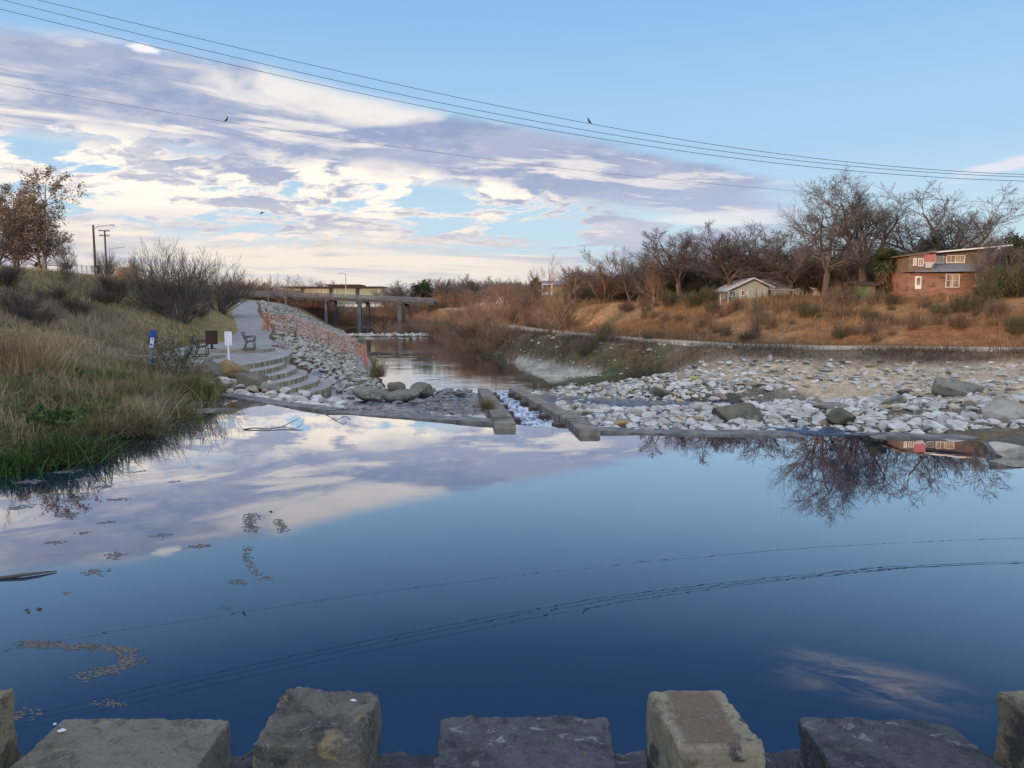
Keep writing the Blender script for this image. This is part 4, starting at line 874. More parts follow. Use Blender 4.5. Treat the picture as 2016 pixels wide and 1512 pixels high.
def tree_meshes(seed,h,kind):
    """unit trees at real size; returns trunk mesh, crown mesh, leaves or None"""
    r_=np.random.default_rng(seed)
    if kind=='spread':      # pecan-like: forked trunk, wide crooked limbs
        nf=int(r_.integers(2,4)); st0=grow(seed,(V1(0,0,-.3),V1(r_.normal()*.05,0,1),[h*.30],[h*.030]),[dict(seg=5,wob=.05,up=.1,taper=.82)])
        top=st0[0][0][0,-1]; az=r_.uniform(0,6.28)+np.arange(nf+1)*6.28/(nf+1); D=np.c_[np.cos(az)*.55,np.sin(az)*.55,np.full(nf+1,1.)]; D/=np.linalg.norm(D,axis=1,keepdims=True)
        lv=grow(seed+1,(np.tile(top,(nf+1,1)),D,h*.58*r_.uniform(.85,1.15,nf+1),np.full(nf+1,h*.0165)),[dict(seg=10,wob=.13,up=.05,taper=.28),
           dict(n=10,seg=7,ratio=.62,ang=50,wob=.15,up=.04,taper=.3,t0=.10,rr=.52,shrink=.5),dict(n=9,seg=5,ratio=.52,ang=44,wob=.18,up=.05,taper=.4,t0=.15,rr=.55,rmin=.020),
           dict(n=7,seg=3,ratio=.55,ang=40,wob=.20,up=.05,taper=.55,t0=.12,rr=.6,rmin=.016),dict(n=3,seg=2,ratio=.55,ang=36,wob=.2,up=.05,taper=.6,t0=.25,rr=.8,rmin=.013)])
        return tmesh('trunk',[st0[0],lv[0]],[9,8],M_bark),tmesh('crown',lv[1:],[5,4,3,3],M_twigs),None
    if kind in('upright','red','pale','tan'):   # willow/cottonwood: many rising stems
        ns={'upright':4,'red':5,'pale':2,'tan':6}[kind]; az=r_.uniform(0,6.28,ns); sp_=r_.uniform(.08,.42,ns)*(.5 if kind=='pale' else 1); D=np.c_[np.cos(az)*sp_,np.sin(az)*sp_,np.ones(ns)]; D/=np.linalg.norm(D,axis=1,keepdims=True)
        B=np.c_[np.cos(az)*.25,np.sin(az)*.25,np.full(ns,-.2)]*np.array([h/8,h/8,1])
        lv=grow(seed,(B,D,h*.80*r_.uniform(.75,1.15,ns),np.full(ns,h*.014)),[dict(seg=9,wob=.07,up=.04,taper=.22),
           dict(n=11,seg=6,ratio=.46,ang=38,wob=.10,up=.09,taper=.35,t0=.15,rr=.5,shrink=.55,rmin=.018),dict(n=9,seg=4,ratio=.48,ang=34,wob=.13,up=.08,taper=.5,t0=.12,rr=.6,rmin=.015),dict(n=6,seg=3,ratio=.55,ang=32,wob=.15,up=.07,taper=.6,t0=.12,rr=.7,rmin=.013)])
        mt={'upright':M_twigs,'red':M_redtw,'pale':M_pale,'tan':M_tantw}[kind]
        return tmesh('trunk',lv[:1],[6],M_pale if kind=='pale' else (M_bark if kind=='upright' else mt)),tmesh('crown',lv[1:],[4,3,3],mt),None
    if kind=='lone':
        lv0=grow(seed,(np.array([(0,0,-.3),(.5,.1,-.3),(-.4,.2,-.3),(.15,-.2,-.3)]),np.array([(0.02,0,1),(.22,.05,1),(-.16,.1,1),(.06,-.1,1)]),np.array([1,.78,.85,.7])*h*.95,np.array([.013,.010,.010,.008])*h),[dict(seg=10,wob=.045,up=.05,taper=.2),
          dict(n=13,seg=7,ratio=.42,ang=58,wob=.07,up=.11,taper=.3,t0=.10,rr=.5,shrink=.62,rmin=.016),dict(n=8,seg=4,ratio=.42,ang=38,wob=.12,up=.10,taper=.5,t0=.15,rr=.6,rmin=.011),dict(n=4,seg=2,ratio=.5,ang=32,wob=.12,up=.08,taper=.6,t0=.2,rr=.7,rmin=.009)])
        return tmesh('trunk',lv0[:1],[7],M_tantw),tmesh('crown',lv0[1:],[4,3,3],M_redtw),None
    if kind in('ever','oak'):   # dense dark evergreen
        st0=grow(seed,(V1(0,0,-.3),V1(0,0,1),[h*.75],[h*.035]),[dict(seg=6,wob=.08,up=.1,taper=.3),dict(n=16,seg=6,ratio=.62 if kind=='oak' else .5,ang=62,wob=.18,up=.03,taper=.3,t0=.28,rr=.5,shrink=.55),dict(n=8,seg=4,ratio=.45,ang=45,wob=.25,up=.03,taper=.4,t0=.3,rr=.6,rmin=.02)])
        return tmesh('trunk',st0[:2],[7,5],M_bark),leaves(st0[2][0],11000,h*.036,seed,M_oakleaf if kind=='oak' else M_grleaf,'crown',h*.05,hues=((1,1,1),(1.5,1.3,1.2),(.7,.75,.8))),None
    if kind=='brownleaf':   # sycamore holding dry leaves
        st0=grow(seed,(np.array([(0,0,-.3),(.35,.1,-.3),(-.5,.2,-.3)]),np.array([(0.02,0,1),(.14,0,1),(-.16,.1,1)]),np.array([1,.8,.72])*h*.9,np.array([.017,.012,.012])*h),[dict(seg=10,wob=.05,up=.06,taper=.2),dict(n=15,seg=6,ratio=.40,ang=48,wob=.14,up=.08,taper=.3,t0=.15,rr=.45,shrink=.6,rmin=.012),dict(n=7,seg=4,ratio=.48,ang=42,wob=.2,up=.06,taper=.4,t0=.2,rr=.6,rmin=.009),dict(n=4,seg=3,ratio=.5,ang=38,wob=.2,up=.05,taper=.5,t0=.2,rr=.7,rmin=.007)])
        return tmesh('trunk',st0[:1],[8],M_pale),tmesh('crown',st0[1:],[5,3,3],M_twigs),leaves(st0[3][0],13000,.13,seed,M_brleaf,'leaves',.12,.5,.5,.8,((1,1,1),(1.3,1.15,1),(.55,.55,.6)))
    if kind in('bush','darkbush'):    # many-stemmed bare bush
        ns=40; az=r_.uniform(0,6.28,ns); sp_=r_.uniform(.05,1.0,ns)**.7*.95; D=np.c_[np.cos(az)*sp_,np.sin(az)*sp_,np.ones(ns)*.9]; D/=np.linalg.norm(D,axis=1,keepdims=True)
        lv=grow(seed,(np.c_[np.cos(az)*.12*h/4,np.sin(az)*.12*h/4,np.full(ns,-.2)],D,h*.74*r_.uniform(.65,1.15,ns),np.full(ns,h*.0085)),[dict(seg=8,wob=.12,up=.06,taper=.25),dict(n=9,seg=5,ratio=.46,ang=34,wob=.13,up=.10,taper=.4,t0=.34,rr=.55,rmin=.010),dict(n=8,seg=3,ratio=.5,ang=32,wob=.16,up=.10,taper=.5,t0=.12,rr=.7,rmin=.008)])
        mt=M_dktw if kind=='darkbush' else M_greytw
        return tmesh('stems',lv[:1],[5],mt),tmesh('twigs',lv[1:],[3,3],mt),None
    if kind in('thicket','brush'):  # low shrub of wand-like shoots, no trunk
        ns=44; az=r_.uniform(0,6.28,ns); sp_=r_.uniform(0,.85,ns); D=np.c_[np.cos(az)*sp_,np.sin(az)*sp_,np.ones(ns)]; D/=np.linalg.norm(D,axis=1,keepdims=True); rr_=r_.uniform(0,.32,ns)*h
        lv=grow(seed,(np.c_[np.cos(az)*rr_,np.sin(az)*rr_,np.full(ns,-.15)],D,h*.85*r_.uniform(.5,1.2,ns),np.full(ns,.014)),[dict(seg=6,wob=.12,up=.05,taper=.4),dict(n=8,seg=4,ratio=.42,ang=30,wob=.12,up=.08,taper=.5,t0=.2,rr=.7,rmin=.011),dict(n=4,seg=2,ratio=.5,ang=30,wob=.15,up=.06,taper=.6,t0=.2,rr=.8,rmin=.009)])
        return tmesh('stems',lv[:1],[4],M_redtw if kind=='thicket' else M_tantw),tmesh('twigs',lv[1:],[3,3],M_redtw if kind=='thicket' else M_tantw),None
TREES={}
def proto(kind,seed,h):
    key=(kind,seed)
    if key not in TREES: TREES[key]=(tree_meshes(seed,h,kind),h); TREES[key]=(TREES[key][0],realh(key,h))
    return TREES[key]
def realh(key,hp):
    zz=[]
    for me in TREES[key][0]:
        if me is not None:
            v=np.empty(len(me.vertices)*3,np.float32); me.vertices.foreach_get('co',v); zz.append(v[2::3])
    return float(np.percentile(np.concatenate(zz),99.6))
def plant(name,kind,seed,h0,x,y,h,label,cat,group=None,rz=0,wide=1.0,dz=-.1):
    (a,b_,c),hp=proto(kind,seed,h0); t=thing(name,label,cat,(x,y,G1(x,y)+dz),rz,group); s=h/hp; t.scale=(s*wide,s*wide,s)
    for me in (a,b_,c):
        if me is not None: link(me.name.split('.')[0],me,t)
    return t
# --- right bank, tall bare trees (pixel column, distance, top row) ------------------------------------------
def dmap(px,d):
    if px<1105: return d
    b_=52+(d-105)*.35+float(np.interp(px,[1350,1500,1640],[11,7,0])) if d>=95 else d*.62
    return float(np.interp(px,[1105,1350],[d*.82,b_]))
def px_tree(name,kind,seed,h0,px,d,top,label,group=None,wide=1.0,cat='tree'):
    d=dmap(px,d)
    p=at_y(px,606,d); g_=G1(p.x,d); h=(at_y(px,top,d).z-g_); return plant(name,kind,seed,h0,p.x,d,h,label,cat,group,rz=(px*.37)%6.28,wide=wide)
T='bare_tree'
px_tree(T,'spread',1,17,1622,108,348,'tallest pair of bare trees, the left one with crooked forked limbs against the sky',wide=1.2)
px_tree(T,'spread',2,17,1700,112,338,'tallest bare tree, right one of the pair standing left of the palm',wide=1.25)
px_tree(T,'spread',3,16,1835,130,366,'wide spreading bare tree rising behind the brown house',wide=1.7)
px_tree(T,'spread',4,12,1338,112,452,'rounded bare tree with a dark straight trunk left of the pale green house',wide=1.5)
px_tree(T,'spread',5,12,1432,114,440,'bare tree with an arched open top above the pale green house gable',wide=1.4)
px_tree(T,'spread',6,12,1505,124,436,'dense bare tree right behind the pale green house roof',wide=1.6)
px_tree(T,'spread',3,16,1560,122,452,'bare tree with low arching limbs left of the tallest pair',wide=1.5)
px_tree(T,'upright',7,11,1950,122,432,'upright many stemmed bare tree behind the right half of the brown house',wide=1.7)
px_tree(T,'upright',8,11,1248,112,486,'slender upright bare tree between the rounded tree and the riverside willows',wide=1.5)
px_tree(T,'red',9,10,1190,106,492,'reddish bare tree with a tall rounded crown behind the dirt road end',wide=1.7)
px_tree(T,'red',10,10,1133,104,520,'reddish bare tree just right of the lone riverside tree crown',wide=1.5)
px_tree(T,'red',11,10,1290,100,500,'thin reddish bare tree in front of the rounded dark trunked tree',wide=.9)
px_tree(T,'lone',12,8.4,1084,60.5,500,'lone reddish bare tree leaning by the gravel bar at the lower pool',wide=1.05)
px_tree(T,'tan',13,7,1104,63,560,'slanting thin bare tree just right of the lone riverside tree',wide=.8)
px_tree(T,'red',9,10,1040,92,532,'reddish bare tree left of the lone riverside tree',wide=1.1)
for px,d,top,lb in ((1932,96.,476,'bare tree overlapping the right end of the brown house windows'),(1962,96.,446,'bare twiggy tree in front of the right half of the brown house'),(1995,97,462,'bare twiggy tree before the brown house at the right edge')): px_tree(T,'upright',8 if px<1990 else 7,11,px,d,top,lb,wide=1.1)
px_tree(T,'upright',8,11,1490,70,566,'small bare sapling standing alone on the orange slope below the green house',wide=.6)
px_tree(T,'upright',7,11,2010,72,540,'bare shrubby tree on the slope at the right picture edge',wide=1.2)
r2=np.random.default_rng(12)
for i in range(76):
    px=1005+i*13.3+r2.uniform(-9,9); d=r2.uniform(124,165); top=np.interp(px,[1010,1100,1250,1400,1550,1750,1900,2010],[552,530,506,496,488,482,468,460])+r2.uniform(-4,30)
    px_tree(T,('spread','upright','spread','spread','upright')[i%5],(4,7,5,6,8)[i%5],(12,11,12,12,11)[i%5],px,d,top,'bare grey brown tree in the crowded second row behind the riverside houses','second row of bare trees',wide=1.5+.3*(i%3))
E='evergreen_tree'
for i in range(16):
    px=1160+i*38+r2.uniform(-10,10); px_tree('understory_tree','oak',(23,24)[i%2],7,px,r2.uniform(128,150),r2.uniform(524,546),'dark brushy understory tree in the shadows behind the riverside houses','dark understory trees',wide=1.6)
for i in range(30):
    px=1130+i*30+r2.uniform(-12,12); d=float(np.interp(px,[1100,1350,1500,1650],[84,70,68,62]))+r2.uniform(0,6); plant('crest_shrub','darkbush',44,4,xa(px,d),d,r2.uniform(1.3,2.4),'dark bare shrub in the undergrowth beneath the riverside trees','shrub','undergrowth beneath the riverside trees',rz=i*1.9,wide=1.6)
px_tree(E,'ever',21,9,1748,122,505,'dark conifer crown filling in behind the palm beside the house',wide=1.1)
px_tree(E,'ever',22,9,1835,136,455,'dark conifer peeping over the roof of the brown house',wide=.7)
px_tree(E,'oak',23,7,1545,130,512,'low dark evergreen oak behind the pale green house wing',wide=1.25)
px_tree(E,'oak',24,7,1612,126,522,'dark evergreen oak under the left tall tree',wide=1.3)
px_tree(E,'oak',23,7,1375,120,545,'dark evergreen mass left of the pale green house',wide=1.3)
px_tree(E,'oak',24,7,1480,128,515,'dark evergreen behind the pale green house chimney side',wide=1.4)
px_tree(E,'ever',21,9,2010,112,462,'dark evergreen at the right picture edge behind the house',wide=1.0)
px_tree(E,'oak',23,7,1056,128,546,'small dark evergreen beside the far veranda house',wide=.8)
px_tree(E,'ever',22,9,838,172,552,'dark square topped evergreen beyond the right end of the bridge',wide=1.5)
px_tree(E,'oak',24,7,1290,118,556,'dark evergreen shrub tree in the shadows behind the reddish trees',wide=1.3)
px_tree(E,'oak',23,7,1215,122,560,'dark evergreen shrub tree under the tall reddish tree',wide=1.3)
for i,(px,d,top,sd_,wd) in enumerate([(768,190,556,6,1.3),(800,180,552,5,1.2),(880,165,548,4,1.2),(925,150,540,5,1.2),(958,158,545,6,1.2),(995,150,552,4,1.2),(1025,150,550,5,1.2),(855,200,548,6,1.3),(905,185,550,4,1.2)]):
    px_tree(T,'spread',sd_,12,px,d,top,'dark bare tree in the row beyond the right end of the bridge','bare trees beyond the bridge',wide=wd)
for i,(px,d,top,sd_) in enumerate([(528,150,540,31),(548,152,536,32),(562,150,540,31),(575,154,548,32)]):
    px_tree('pale_sapling','pale',sd_,8,px,d,top,'thin pale stemmed sapling before the left end of the bridge','pale saplings by the bridge',wide=.6)
for i,(px,d,top,sd_) in enumerate([(495,190,568,4),(515,200,566,5),(545,210,562,6),(480,200,570,5),(637,260,554,4),(590,230,572,6)]):
    px_tree(T,'spread',sd_,12,px,d,top,'low rounded bare tree behind the left half of the bridge','low trees behind the bridge',wide=1.3)
for i,(px,d,top,kd,sd_) in enumerate([(875,175,552,'upright',7),(905,160,548,'upright',8),(940,165,546,'upright',7),(965,172,544,'upright',8),(990,160,546,'upright',7),(1012,152,548,'upright',8),(1035,140,545,'upright',7),(1062,150,548,'upright',8),(1000,120,552,'red',10),(1020,112,556,'red',9),(970,130,560,'red',11),(930,140,566,'red',10)]):
    px_tree(T,kd,sd_,10,px,d,top,'bare twiggy tree on the far right shore beyond the willow thicket','twiggy trees beyond the thicket',wide=1.7)
# --- left bank -----------------------------------------------------------------------------------
px_tree('leafy_tree','brownleaf',41,9,92,60,332,'tall pale trunked tree still holding brown dry leaves on the left hilltop',wide=1.25)
px_tree('leafy_tree','brownleaf',42,8,40,62,362,'brown leaved tree left of the tall pale trunked tree',wide=1.3)
px_tree(T,'upright',7,11,-12,56,338,'bare grey tree cut by the left picture edge on the hilltop',wide=1.0)
px_tree(T,'upright',8,11,134,54,468,'small bare tree right of the brown leaved tree, trunk low on the bank',wide=.85)
px_tree('bush','bush',43,5,352,54,478,'largest bare bush on the left bank, fan of fine twigs against the sky',wide=.95,cat='bush')
px_tree('bush','darkbush',44,4,306,57,512,'dark bare bush adjoining the largest bush on its left',wide=1.0,cat='bush')
px_tree('bush','bush',45,4,432,76,522,'bare bush right of the largest bush, above the path bend',wide=1.3,cat='bush')
px_tree('bush','darkbush',44,4,226,54,522,'dark low bush below the utility poles',wide=.9,cat='bush')
px_tree('bush','bush',45,4,212,78,492,'thin pale bush behind the utility poles',wide=.8,cat='bush')
px_tree('bush','bush',43,5,268,74,500,'sparse bare bush beside the small road sign',wide=.55,cat='bush')
for i,(px,d,h,sd_) in enumerate([(30,38,1.8,44),(70,36,1.6,44),(150,44,1.7,45),(110,46,1.6,44),(10,45,2.0,45),(200,52,1.6,45),(390,62,1.5,45)]):
    plant('scrub_bush','darkbush',44,4,xa(px,d),d,h*.8,'low dark scrub bush on the dry grass of the left bank','bush','scrub bushes on the left bank',rz=i*1.3,wide=1.5)
# leafy evergreen shrub by the marker
def leafy_shrub(px,d,h,seed,label,m,nleaf=2600,size=.06,wide=1.0,bark=None):
    r_=np.random.default_rng(seed); ns=22; az=r_.uniform(0,6.28,ns); sp_=r_.uniform(.1,1,ns); D=np.c_[np.cos(az)*sp_,np.sin(az)*sp_,np.ones(ns)]; D/=np.linalg.norm(D,axis=1,keepdims=True)
    lv=grow(seed,(np.c_[np.cos(az)*.1,np.sin(az)*.1,np.full(ns,-.1)],D,h*.75*r_.uniform(.6,1.2,ns),np.full(ns,.014)),[dict(seg=6,wob=.12,up=.03,taper=.4),dict(n=7,seg=4,ratio=.45,ang=42,wob=.2,up=.05,taper=.5,t0=.25,rr=.7,rmin=.004)])
    x=xa(px,d); t=thing('leafy_shrub',label,'shrub',(x,d,G1(x,d)-.05)); t.scale=(wide,wide,1)
    link('stems',tmesh('stems',lv,[5,3],bark or M_twigs),t); link('leaves',leaves(lv[1][0],nleaf,size,seed,m,'leaves',.05,0,.4,.5,((1,1,1),(1.5,1.5,1.1),(.8,.9,.8))),t); return t
leafy_shrub(335,28.9,1.75,61,'green leafed shrub just right of the blue marker post',M_oliveleaf,2600,.075)
leafy_shrub(334,26.8,1.45,62,'twiggy grey shrub with sparse leaves below the green shrub, near the dark slab rock',M_grleaf,700,.06,1.1,M_pale)
leafy_shrub(372,29.2,.75,63,'low twiggy shrub beside the bench pad above the dark slab rock',M_grleaf,700,.06,1.1)
leafy_shrub(402,118,1.2,64,'round dark green shrub at the top end of the riprap',M_grleaf,1500,.2)
# palm
def palm(px,d,top,label):
    d=dmap(px,d)
    x=xa(px,d); g_=G1(x,d); h=at_y(px,top,d).z-g_; t=thing('palm_tree',label,'palm',(x,d,g_-.1)); r_=np.random.default_rng(5)
    MB().tube([(0,0,0),(.05,0,h*.25),(0,.05,h*.5),(.02,0,h*.72)],[.15,.13,.12,.11],9).build('trunk',M_bark,t)
    VV=[];FF=[];TT=[];V2=[];F2=[];T2=[]
    for i in range(150):
        a=r_.uniform(0,6.28); el=r_.uniform(-1.35,1.3); dry=el<-.75; L=h*r_.uniform(.24,.34); dv=np.array([math.cos(a)*math.cos(el),math.sin(a)*math.cos(el),math.sin(el)]); b0_=np.array([0,0,h*.70 if not dry else h*r_.uniform(.42,.68)]); hub=b0_+dv*L*.55; side_=np.cross(dv,[0,0,1.]); side_/=np.linalg.norm(side_)+1e-6; upv=np.cross(side_,dv); ns=13; q=[]
        tint_=r_.uniform(.6,1.4)
        for j in range(ns):
            th=(j/(ns-1)-.5)*3.6; ld=dv*math.cos(th)+side_*math.sin(th); ld=ld+upv*.12*r_.normal(); tip=hub+ld*L*.62; tip[2]-=L*.16*r_.uniform(.4,1.6); w_=side_*math.cos(th)-dv*math.sin(th); w_=w_*L*.028; mid=(hub*.45+tip*.55); mid[2]+=L*.05
            (V2 if dry else VV).extend([hub,mid+w_,tip,mid-w_])
        q=len(V2 if dry else VV)//4
        (T2 if dry else TT).extend([tint_]*4*ns)
    link('crown',mesh_np('crown',np.array(VV),[np.arange(len(VV)).reshape(-1,4)],M_palm,False,np.array(TT)),t)
    link('dead_fronds',mesh_np('dead_fronds',np.array(V2),[np.arange(len(V2)).reshape(-1,4)],M_palmdry,False,np.array(T2)),t)
palm(1738,106,482,'bushy fan palm with a brown skirt of dead fronds left of the brown house')
# --- thickets on the right shore ---------------------------------------------------------------------
k_=0
for (x0,y0,x1,y1,n_,h0,h1) in ((-.6,66,-5,88,10,1.6,2.8),(-3,78,-12,118,15,2.0,3.4),(-.8,62,1.6,58,4,.7,1.2),(2,72,-6,100,12,1.4,2.8),(-8,104,-17,140,11,2.6,3.6),(-2,96,-10,132,12,2.2,3.4),(5,84,0,106,10,1.6,2.8),(-21,128,-16,142,4,2,3)):
    for i in range(n_):
        f=(i+.5)/n_; x=x0+(x1-x0)*f+rng.normal()*.9; y=y0+(y1-y0)*f+rng.normal()*1.0
        if abs(x-1.4)<.8 and y<62: continue
        if float(pl_dist(np.array([x]),np.array([y]),ROAD)[0][0])<2.6: x+=3.4
        plant('willow_shrub','thicket',70+k_%4,3,x,y,rng.uniform(h0,h1),'reddish brown bare willow shrub in the dense thicket along the lower pool','shrub','willow thicket on the right shore',rz=k_*1.7,wide=rng.uniform(1.1,1.6)); k_+=1
for i in range(46):
    x=-44+rng.uniform(0,32); y=rng.uniform(154,192); plant('valley_shrub','thicket',70+i%4,3,x,y,rng.uniform(3.2,5.2),'grey brown bare shrub filling the valley under the bridge','shrub','shrubs under the bridge',rz=i,wide=1.6)
# scattered brush and small shrubs on the orange slope
for i,(px,py,h,kd) in enumerate([(1180,585,2.0,'brush'),(1240,600,1.8,'brush'),(1320,590,2.4,'o'),(1365,592,2.2,'o'),(1395,585,2.4,'o'),(1440,600,1.4,'brush'),(1560,600,1.5,'brush'),(1600,606,1.0,'o'),(1650,612,1.5,'brush'),(1720,620,1.3,'brush'),(1800,625,1.5,'brush'),(1850,612,1.3,'o'),(1915,600,1.7,'o'),(1945,585,2.3,'o'),(1972,570,2.9,'o'),(2005,570,3.1,'o'),(1960,610,1.8,'brush'),(1880,632,1.4,'brush'),(1150,600,2.2,'brush'),(1270,615,1.5,'brush'),(1660,590,2.4,'brush'),(1680,580,2.6,'brush'),(1640,585,2.2,'brush'),(1720,585,1.8,'brush')]+[(int(a),int(b_),c,q) for a,b_,c,q in zip(r2.uniform(1180,2010,64),r2.uniform(588,660,64),r2.uniform(.6,1.7,64),['brush','o','brush','brush']*16)]):
    # find ground under the pixel
    dd=np.arange(34,70,.25); rx,ry,rw=ray(px,py+14); xs_=rx/ry*dd; gz_=Hg(xs_,dd); zz_=CAM_H+rw/ry*dd; j=int(np.argmax(gz_>=zz_)); d=dd[j] if gz_[j]>=zz_[j] else 48.
    x=rx/ry*d; h*=.62
    if kd=='brush': plant('brush_shrub','brush',75+i%3,2,x,d,h,'bare tan shrub standing in the orange grass of the right slope','shrub','tan shrubs on the right slope',rz=i,wide=1.0)
    else:
        (a,b_,c),hp=proto('brush',75+i%3,2); t=thing('olive_shrub','olive green broom-like shrub on the right slope','shrub',(x,d,G1(x,d)-.1),i,'olive shrubs on the right slope'); s=h/hp; t.scale=(s,s,s); link('stems',a,t); link('twigs',b_,t)
        if 'olv' not in TREES: 
            lvp=np.array([v.co[:] for v in b_.vertices])[::3]; TREES['olv']=leaves(lvp,5200,.16,3,M_oliveleaf,'leaves',.06,-1.2,.4,.22)
        link('leaves',TREES['olv'],t)
# --- grass: blades ------------------------------------------------------------------------------------
def blades(P,L,W,lean,seed,m,name,hues,seg=3,droop=.5,kind='stuff',tv=.35,bundle=None,hs=.28):
    r_=np.random.default_rng(seed); N=len(P); az=r_.uniform(0,6.28,N); ln=np.abs(r_.normal(size=N))*lean; D=np.c_[np.cos(az),np.sin(az)]; 
    if bundle is not None: D=D+bundle; D/=np.linalg.norm(D,axis=1,keepdims=True)
    L=L*r_.uniform(.5,1.25,N); fa=r_.uniform(0,6.28,N); Wd=np.c_[np.cos(fa),np.sin(fa),0*fa]*W
    rows=[]
    for s in range(seg+1):
        t=s/seg; out=ln*L*(t+droop*t*t); up=L*(t-droop*.55*ln*t*t)
        c_=P+np.c_[D[:,0]*out,D[:,1]*out,up]; w_=Wd*(1-t)**.7 if s<seg else Wd*0
        rows.append(c_+w_) 
        if s<seg: rows.append(c_-w_)
    V=np.stack(rows,1); nv=V.shape[1]; base=np.arange(N)[:,None]*nv; F4=[];
    for s in range(seg-1): F4.append(base+np.array([2*s,2*s+1,2*s+3,2*s+2]))
    F3=base+np.array([2*(seg-1),2*(seg-1)+1,2*seg]); hq=.5+.75*fbm(P3(P[:,0],P[:,1],hs),3,seed+7)+r_.normal(size=N)*.16; hu=np.array(hues)[np.clip((hq*len(hues)).astype(int),0,len(hues)-1)]*r_.uniform(1-tv,1+tv,(N,1)); T_=np.repeat(hu,nv,0)
    me=mesh_np(name,V.reshape(-1,3),[np.concatenate(F4)] +[F3] if F4 else [F3],m,False,T_); o=link(name,me)
    if kind: tag(o,kind=kind)
    return o
M_grass=pmat('grass_blades',(1,1,1),(.72,.70,.66),.5,.85,tint=True,spec=.15)
def sample(n_,xr,yr,seed,fn):
    r_=np.random.default_rng(seed); X=r_.uniform(*xr,n_);Y=r_.uniform(*yr,n_); p=fn(X,Y); k_=r_.uniform(size=n_)<p; X,Y=X[k_],Y[k_]; return np.c_[X,Y,Hg(X,Y)-.03]
def offp(X,Y): return (pl_dist(X,Y,PATH)[0]>1.6)&(pl_dist(X,Y,SIDE)[0]>1.1)&~inpoly(X,Y,TERRACE)
def clump(X,Y,s,seed): return fbm(P3(X,Y,s),3,seed)
DRY=((.36,.285,.185),(.28,.215,.15),(.40,.325,.22),(.22,.18,.14),(.30,.23,.175))
GRN=((.08,.145,.04),(.06,.115,.035),(.11,.17,.055),(.14,.165,.07),(.22,.185,.115))
infr=lambda X,Y:(X>-.74*Y-1)
P=sample(120000,(-52,-10.5),(14,48),81,lambda X,Y:infr(X,Y)*offp(X,Y)*np.where(Hg(X,Y)>.55,1,.0)*np.clip(.75+.9*clump(X,Y,.45,1),.1,1)*sstep(-46,-30,X))
blades(P,.40+.40*np.clip(clump(P[:,0],P[:,1],.3,2)+.3,0,1),.009,.55,82,M_grass,'dry_grass',DRY)
P=sample(26000,(-24,-12.0),(17,33),83,lambda X,Y:infr(X,Y)*offp(X,Y)*(Hg(X,Y)>.6)*sstep(-.1,.5,clump(X,Y,.5,21))*sstep(30,27,Y+X*0))
blades(P,.62,.007,.45,84,M_grass,'tall_dry_grass',((.29,.225,.145),(.24,.175,.115),(.21,.145,.10)),3,.35)
P=sample(170000,(-60,-16),(46,110),85,lambda X,Y:offp(X,Y)*(Hg(X,Y)>.6)*(X<np.interp(Y,PATH[:,1],PATH[:,0])-1.2)*np.clip(.8+.9*clump(X,Y,.35,1),.25,1))
blades(P,np.where(pl_dist(P[:,0],P[:,1],PATH)[0]<3.4,.22,.42),.012,.55,86,M_grass,'hill_grass',((.36,.295,.17),(.30,.245,.14),(.40,.335,.20),(.25,.225,.12)),2)
P=sample(90000,(-16,-8.4),(12.5,27.5),87,lambda X,Y:((X<-9.0+.0*Y)|(Y<26))*(Hg(X,Y)>-.16)*(Hg(X,Y)<1.0)*sstep(-.3,.1,clump(X,Y,.7,31))*((X<-10.7)|(Y<25.2))*infr(X,Y)*(X<np.interp(Y,[12,14,19,25,28],[-9.3,-9.1,-8.6,-9.6,-10.5])))
g=clump(P[:,0],P[:,1],.9,33)
blades(P,np.clip(.36+.35*g,.10,1),.008,.9,88,M_grass,'green_grass',GRN,3,.9)
P=sample(36000,(-16,-8.4),(12.5,28),89,lambda X,Y:(Hg(X,Y)>-.12)*(Hg(X,Y)<.8)*sstep(-.15,.3,clump(X,Y,.8,41))*((X<-10.7)|(Y<25.2))*infr(X,Y)*(X<np.interp(Y,[12,14,19,25,28],[-9.3,-9.1,-8.6,-9.5,-10.3])))
blades(P,.62,.009,.8,90,M_grass,'bank_straw',((.32,.255,.16),(.25,.195,.12),(.19,.15,.09)),3,.9)
# right slope
P=sample(300000,(-6,46),(31,100),91,lambda X,Y:(X>road_x(Y)+1.5)*(pl_dist(X,Y,ROAD)[0]>1.8)*(X<.72*Y+2)*np.clip(.75+.9*clump(X,Y,.3,5),.08,1)*np.where(Y<58,1,.6))
g=clump(P[:,0],P[:,1],.25,6)
blades(P,.22+.16*np.clip(g+.2,0,1),.008,.6,92,M_grass,'slope_grass',((.34,.20,.085),(.27,.145,.06),(.39,.255,.125),(.20,.10,.05),(.14,.085,.05)),2)
P=sample(150000,(2,44),(33,80),193,lambda X,Y:(pl_dist(X,Y,ROAD)[0]>2.0)*(X>road_x(Y)+1.5)*sstep(-.05,.35,clump(X,Y,.28,25))*(X<.72*Y+2)); blades(P,.62,.010,.55,194,M_grass,'slope_weeds',((.25,.15,.085),(.17,.10,.065),(.36,.25,.14),(.12,.085,.06)),3)
P=sample(30000,(5,36),(34,58),93,lambda X,Y:(pl_dist(X,Y,ROAD)[0]>2.0)*(X>road_x(Y)+1.5)*sstep(.25,.6,clump(X,Y,.22,15))*(X<.72*Y+2)); blades(P,.20,.009,.6,94,M_grass,'slope_green_grass',((.10,.13,.045),(.13,.14,.06)),2)
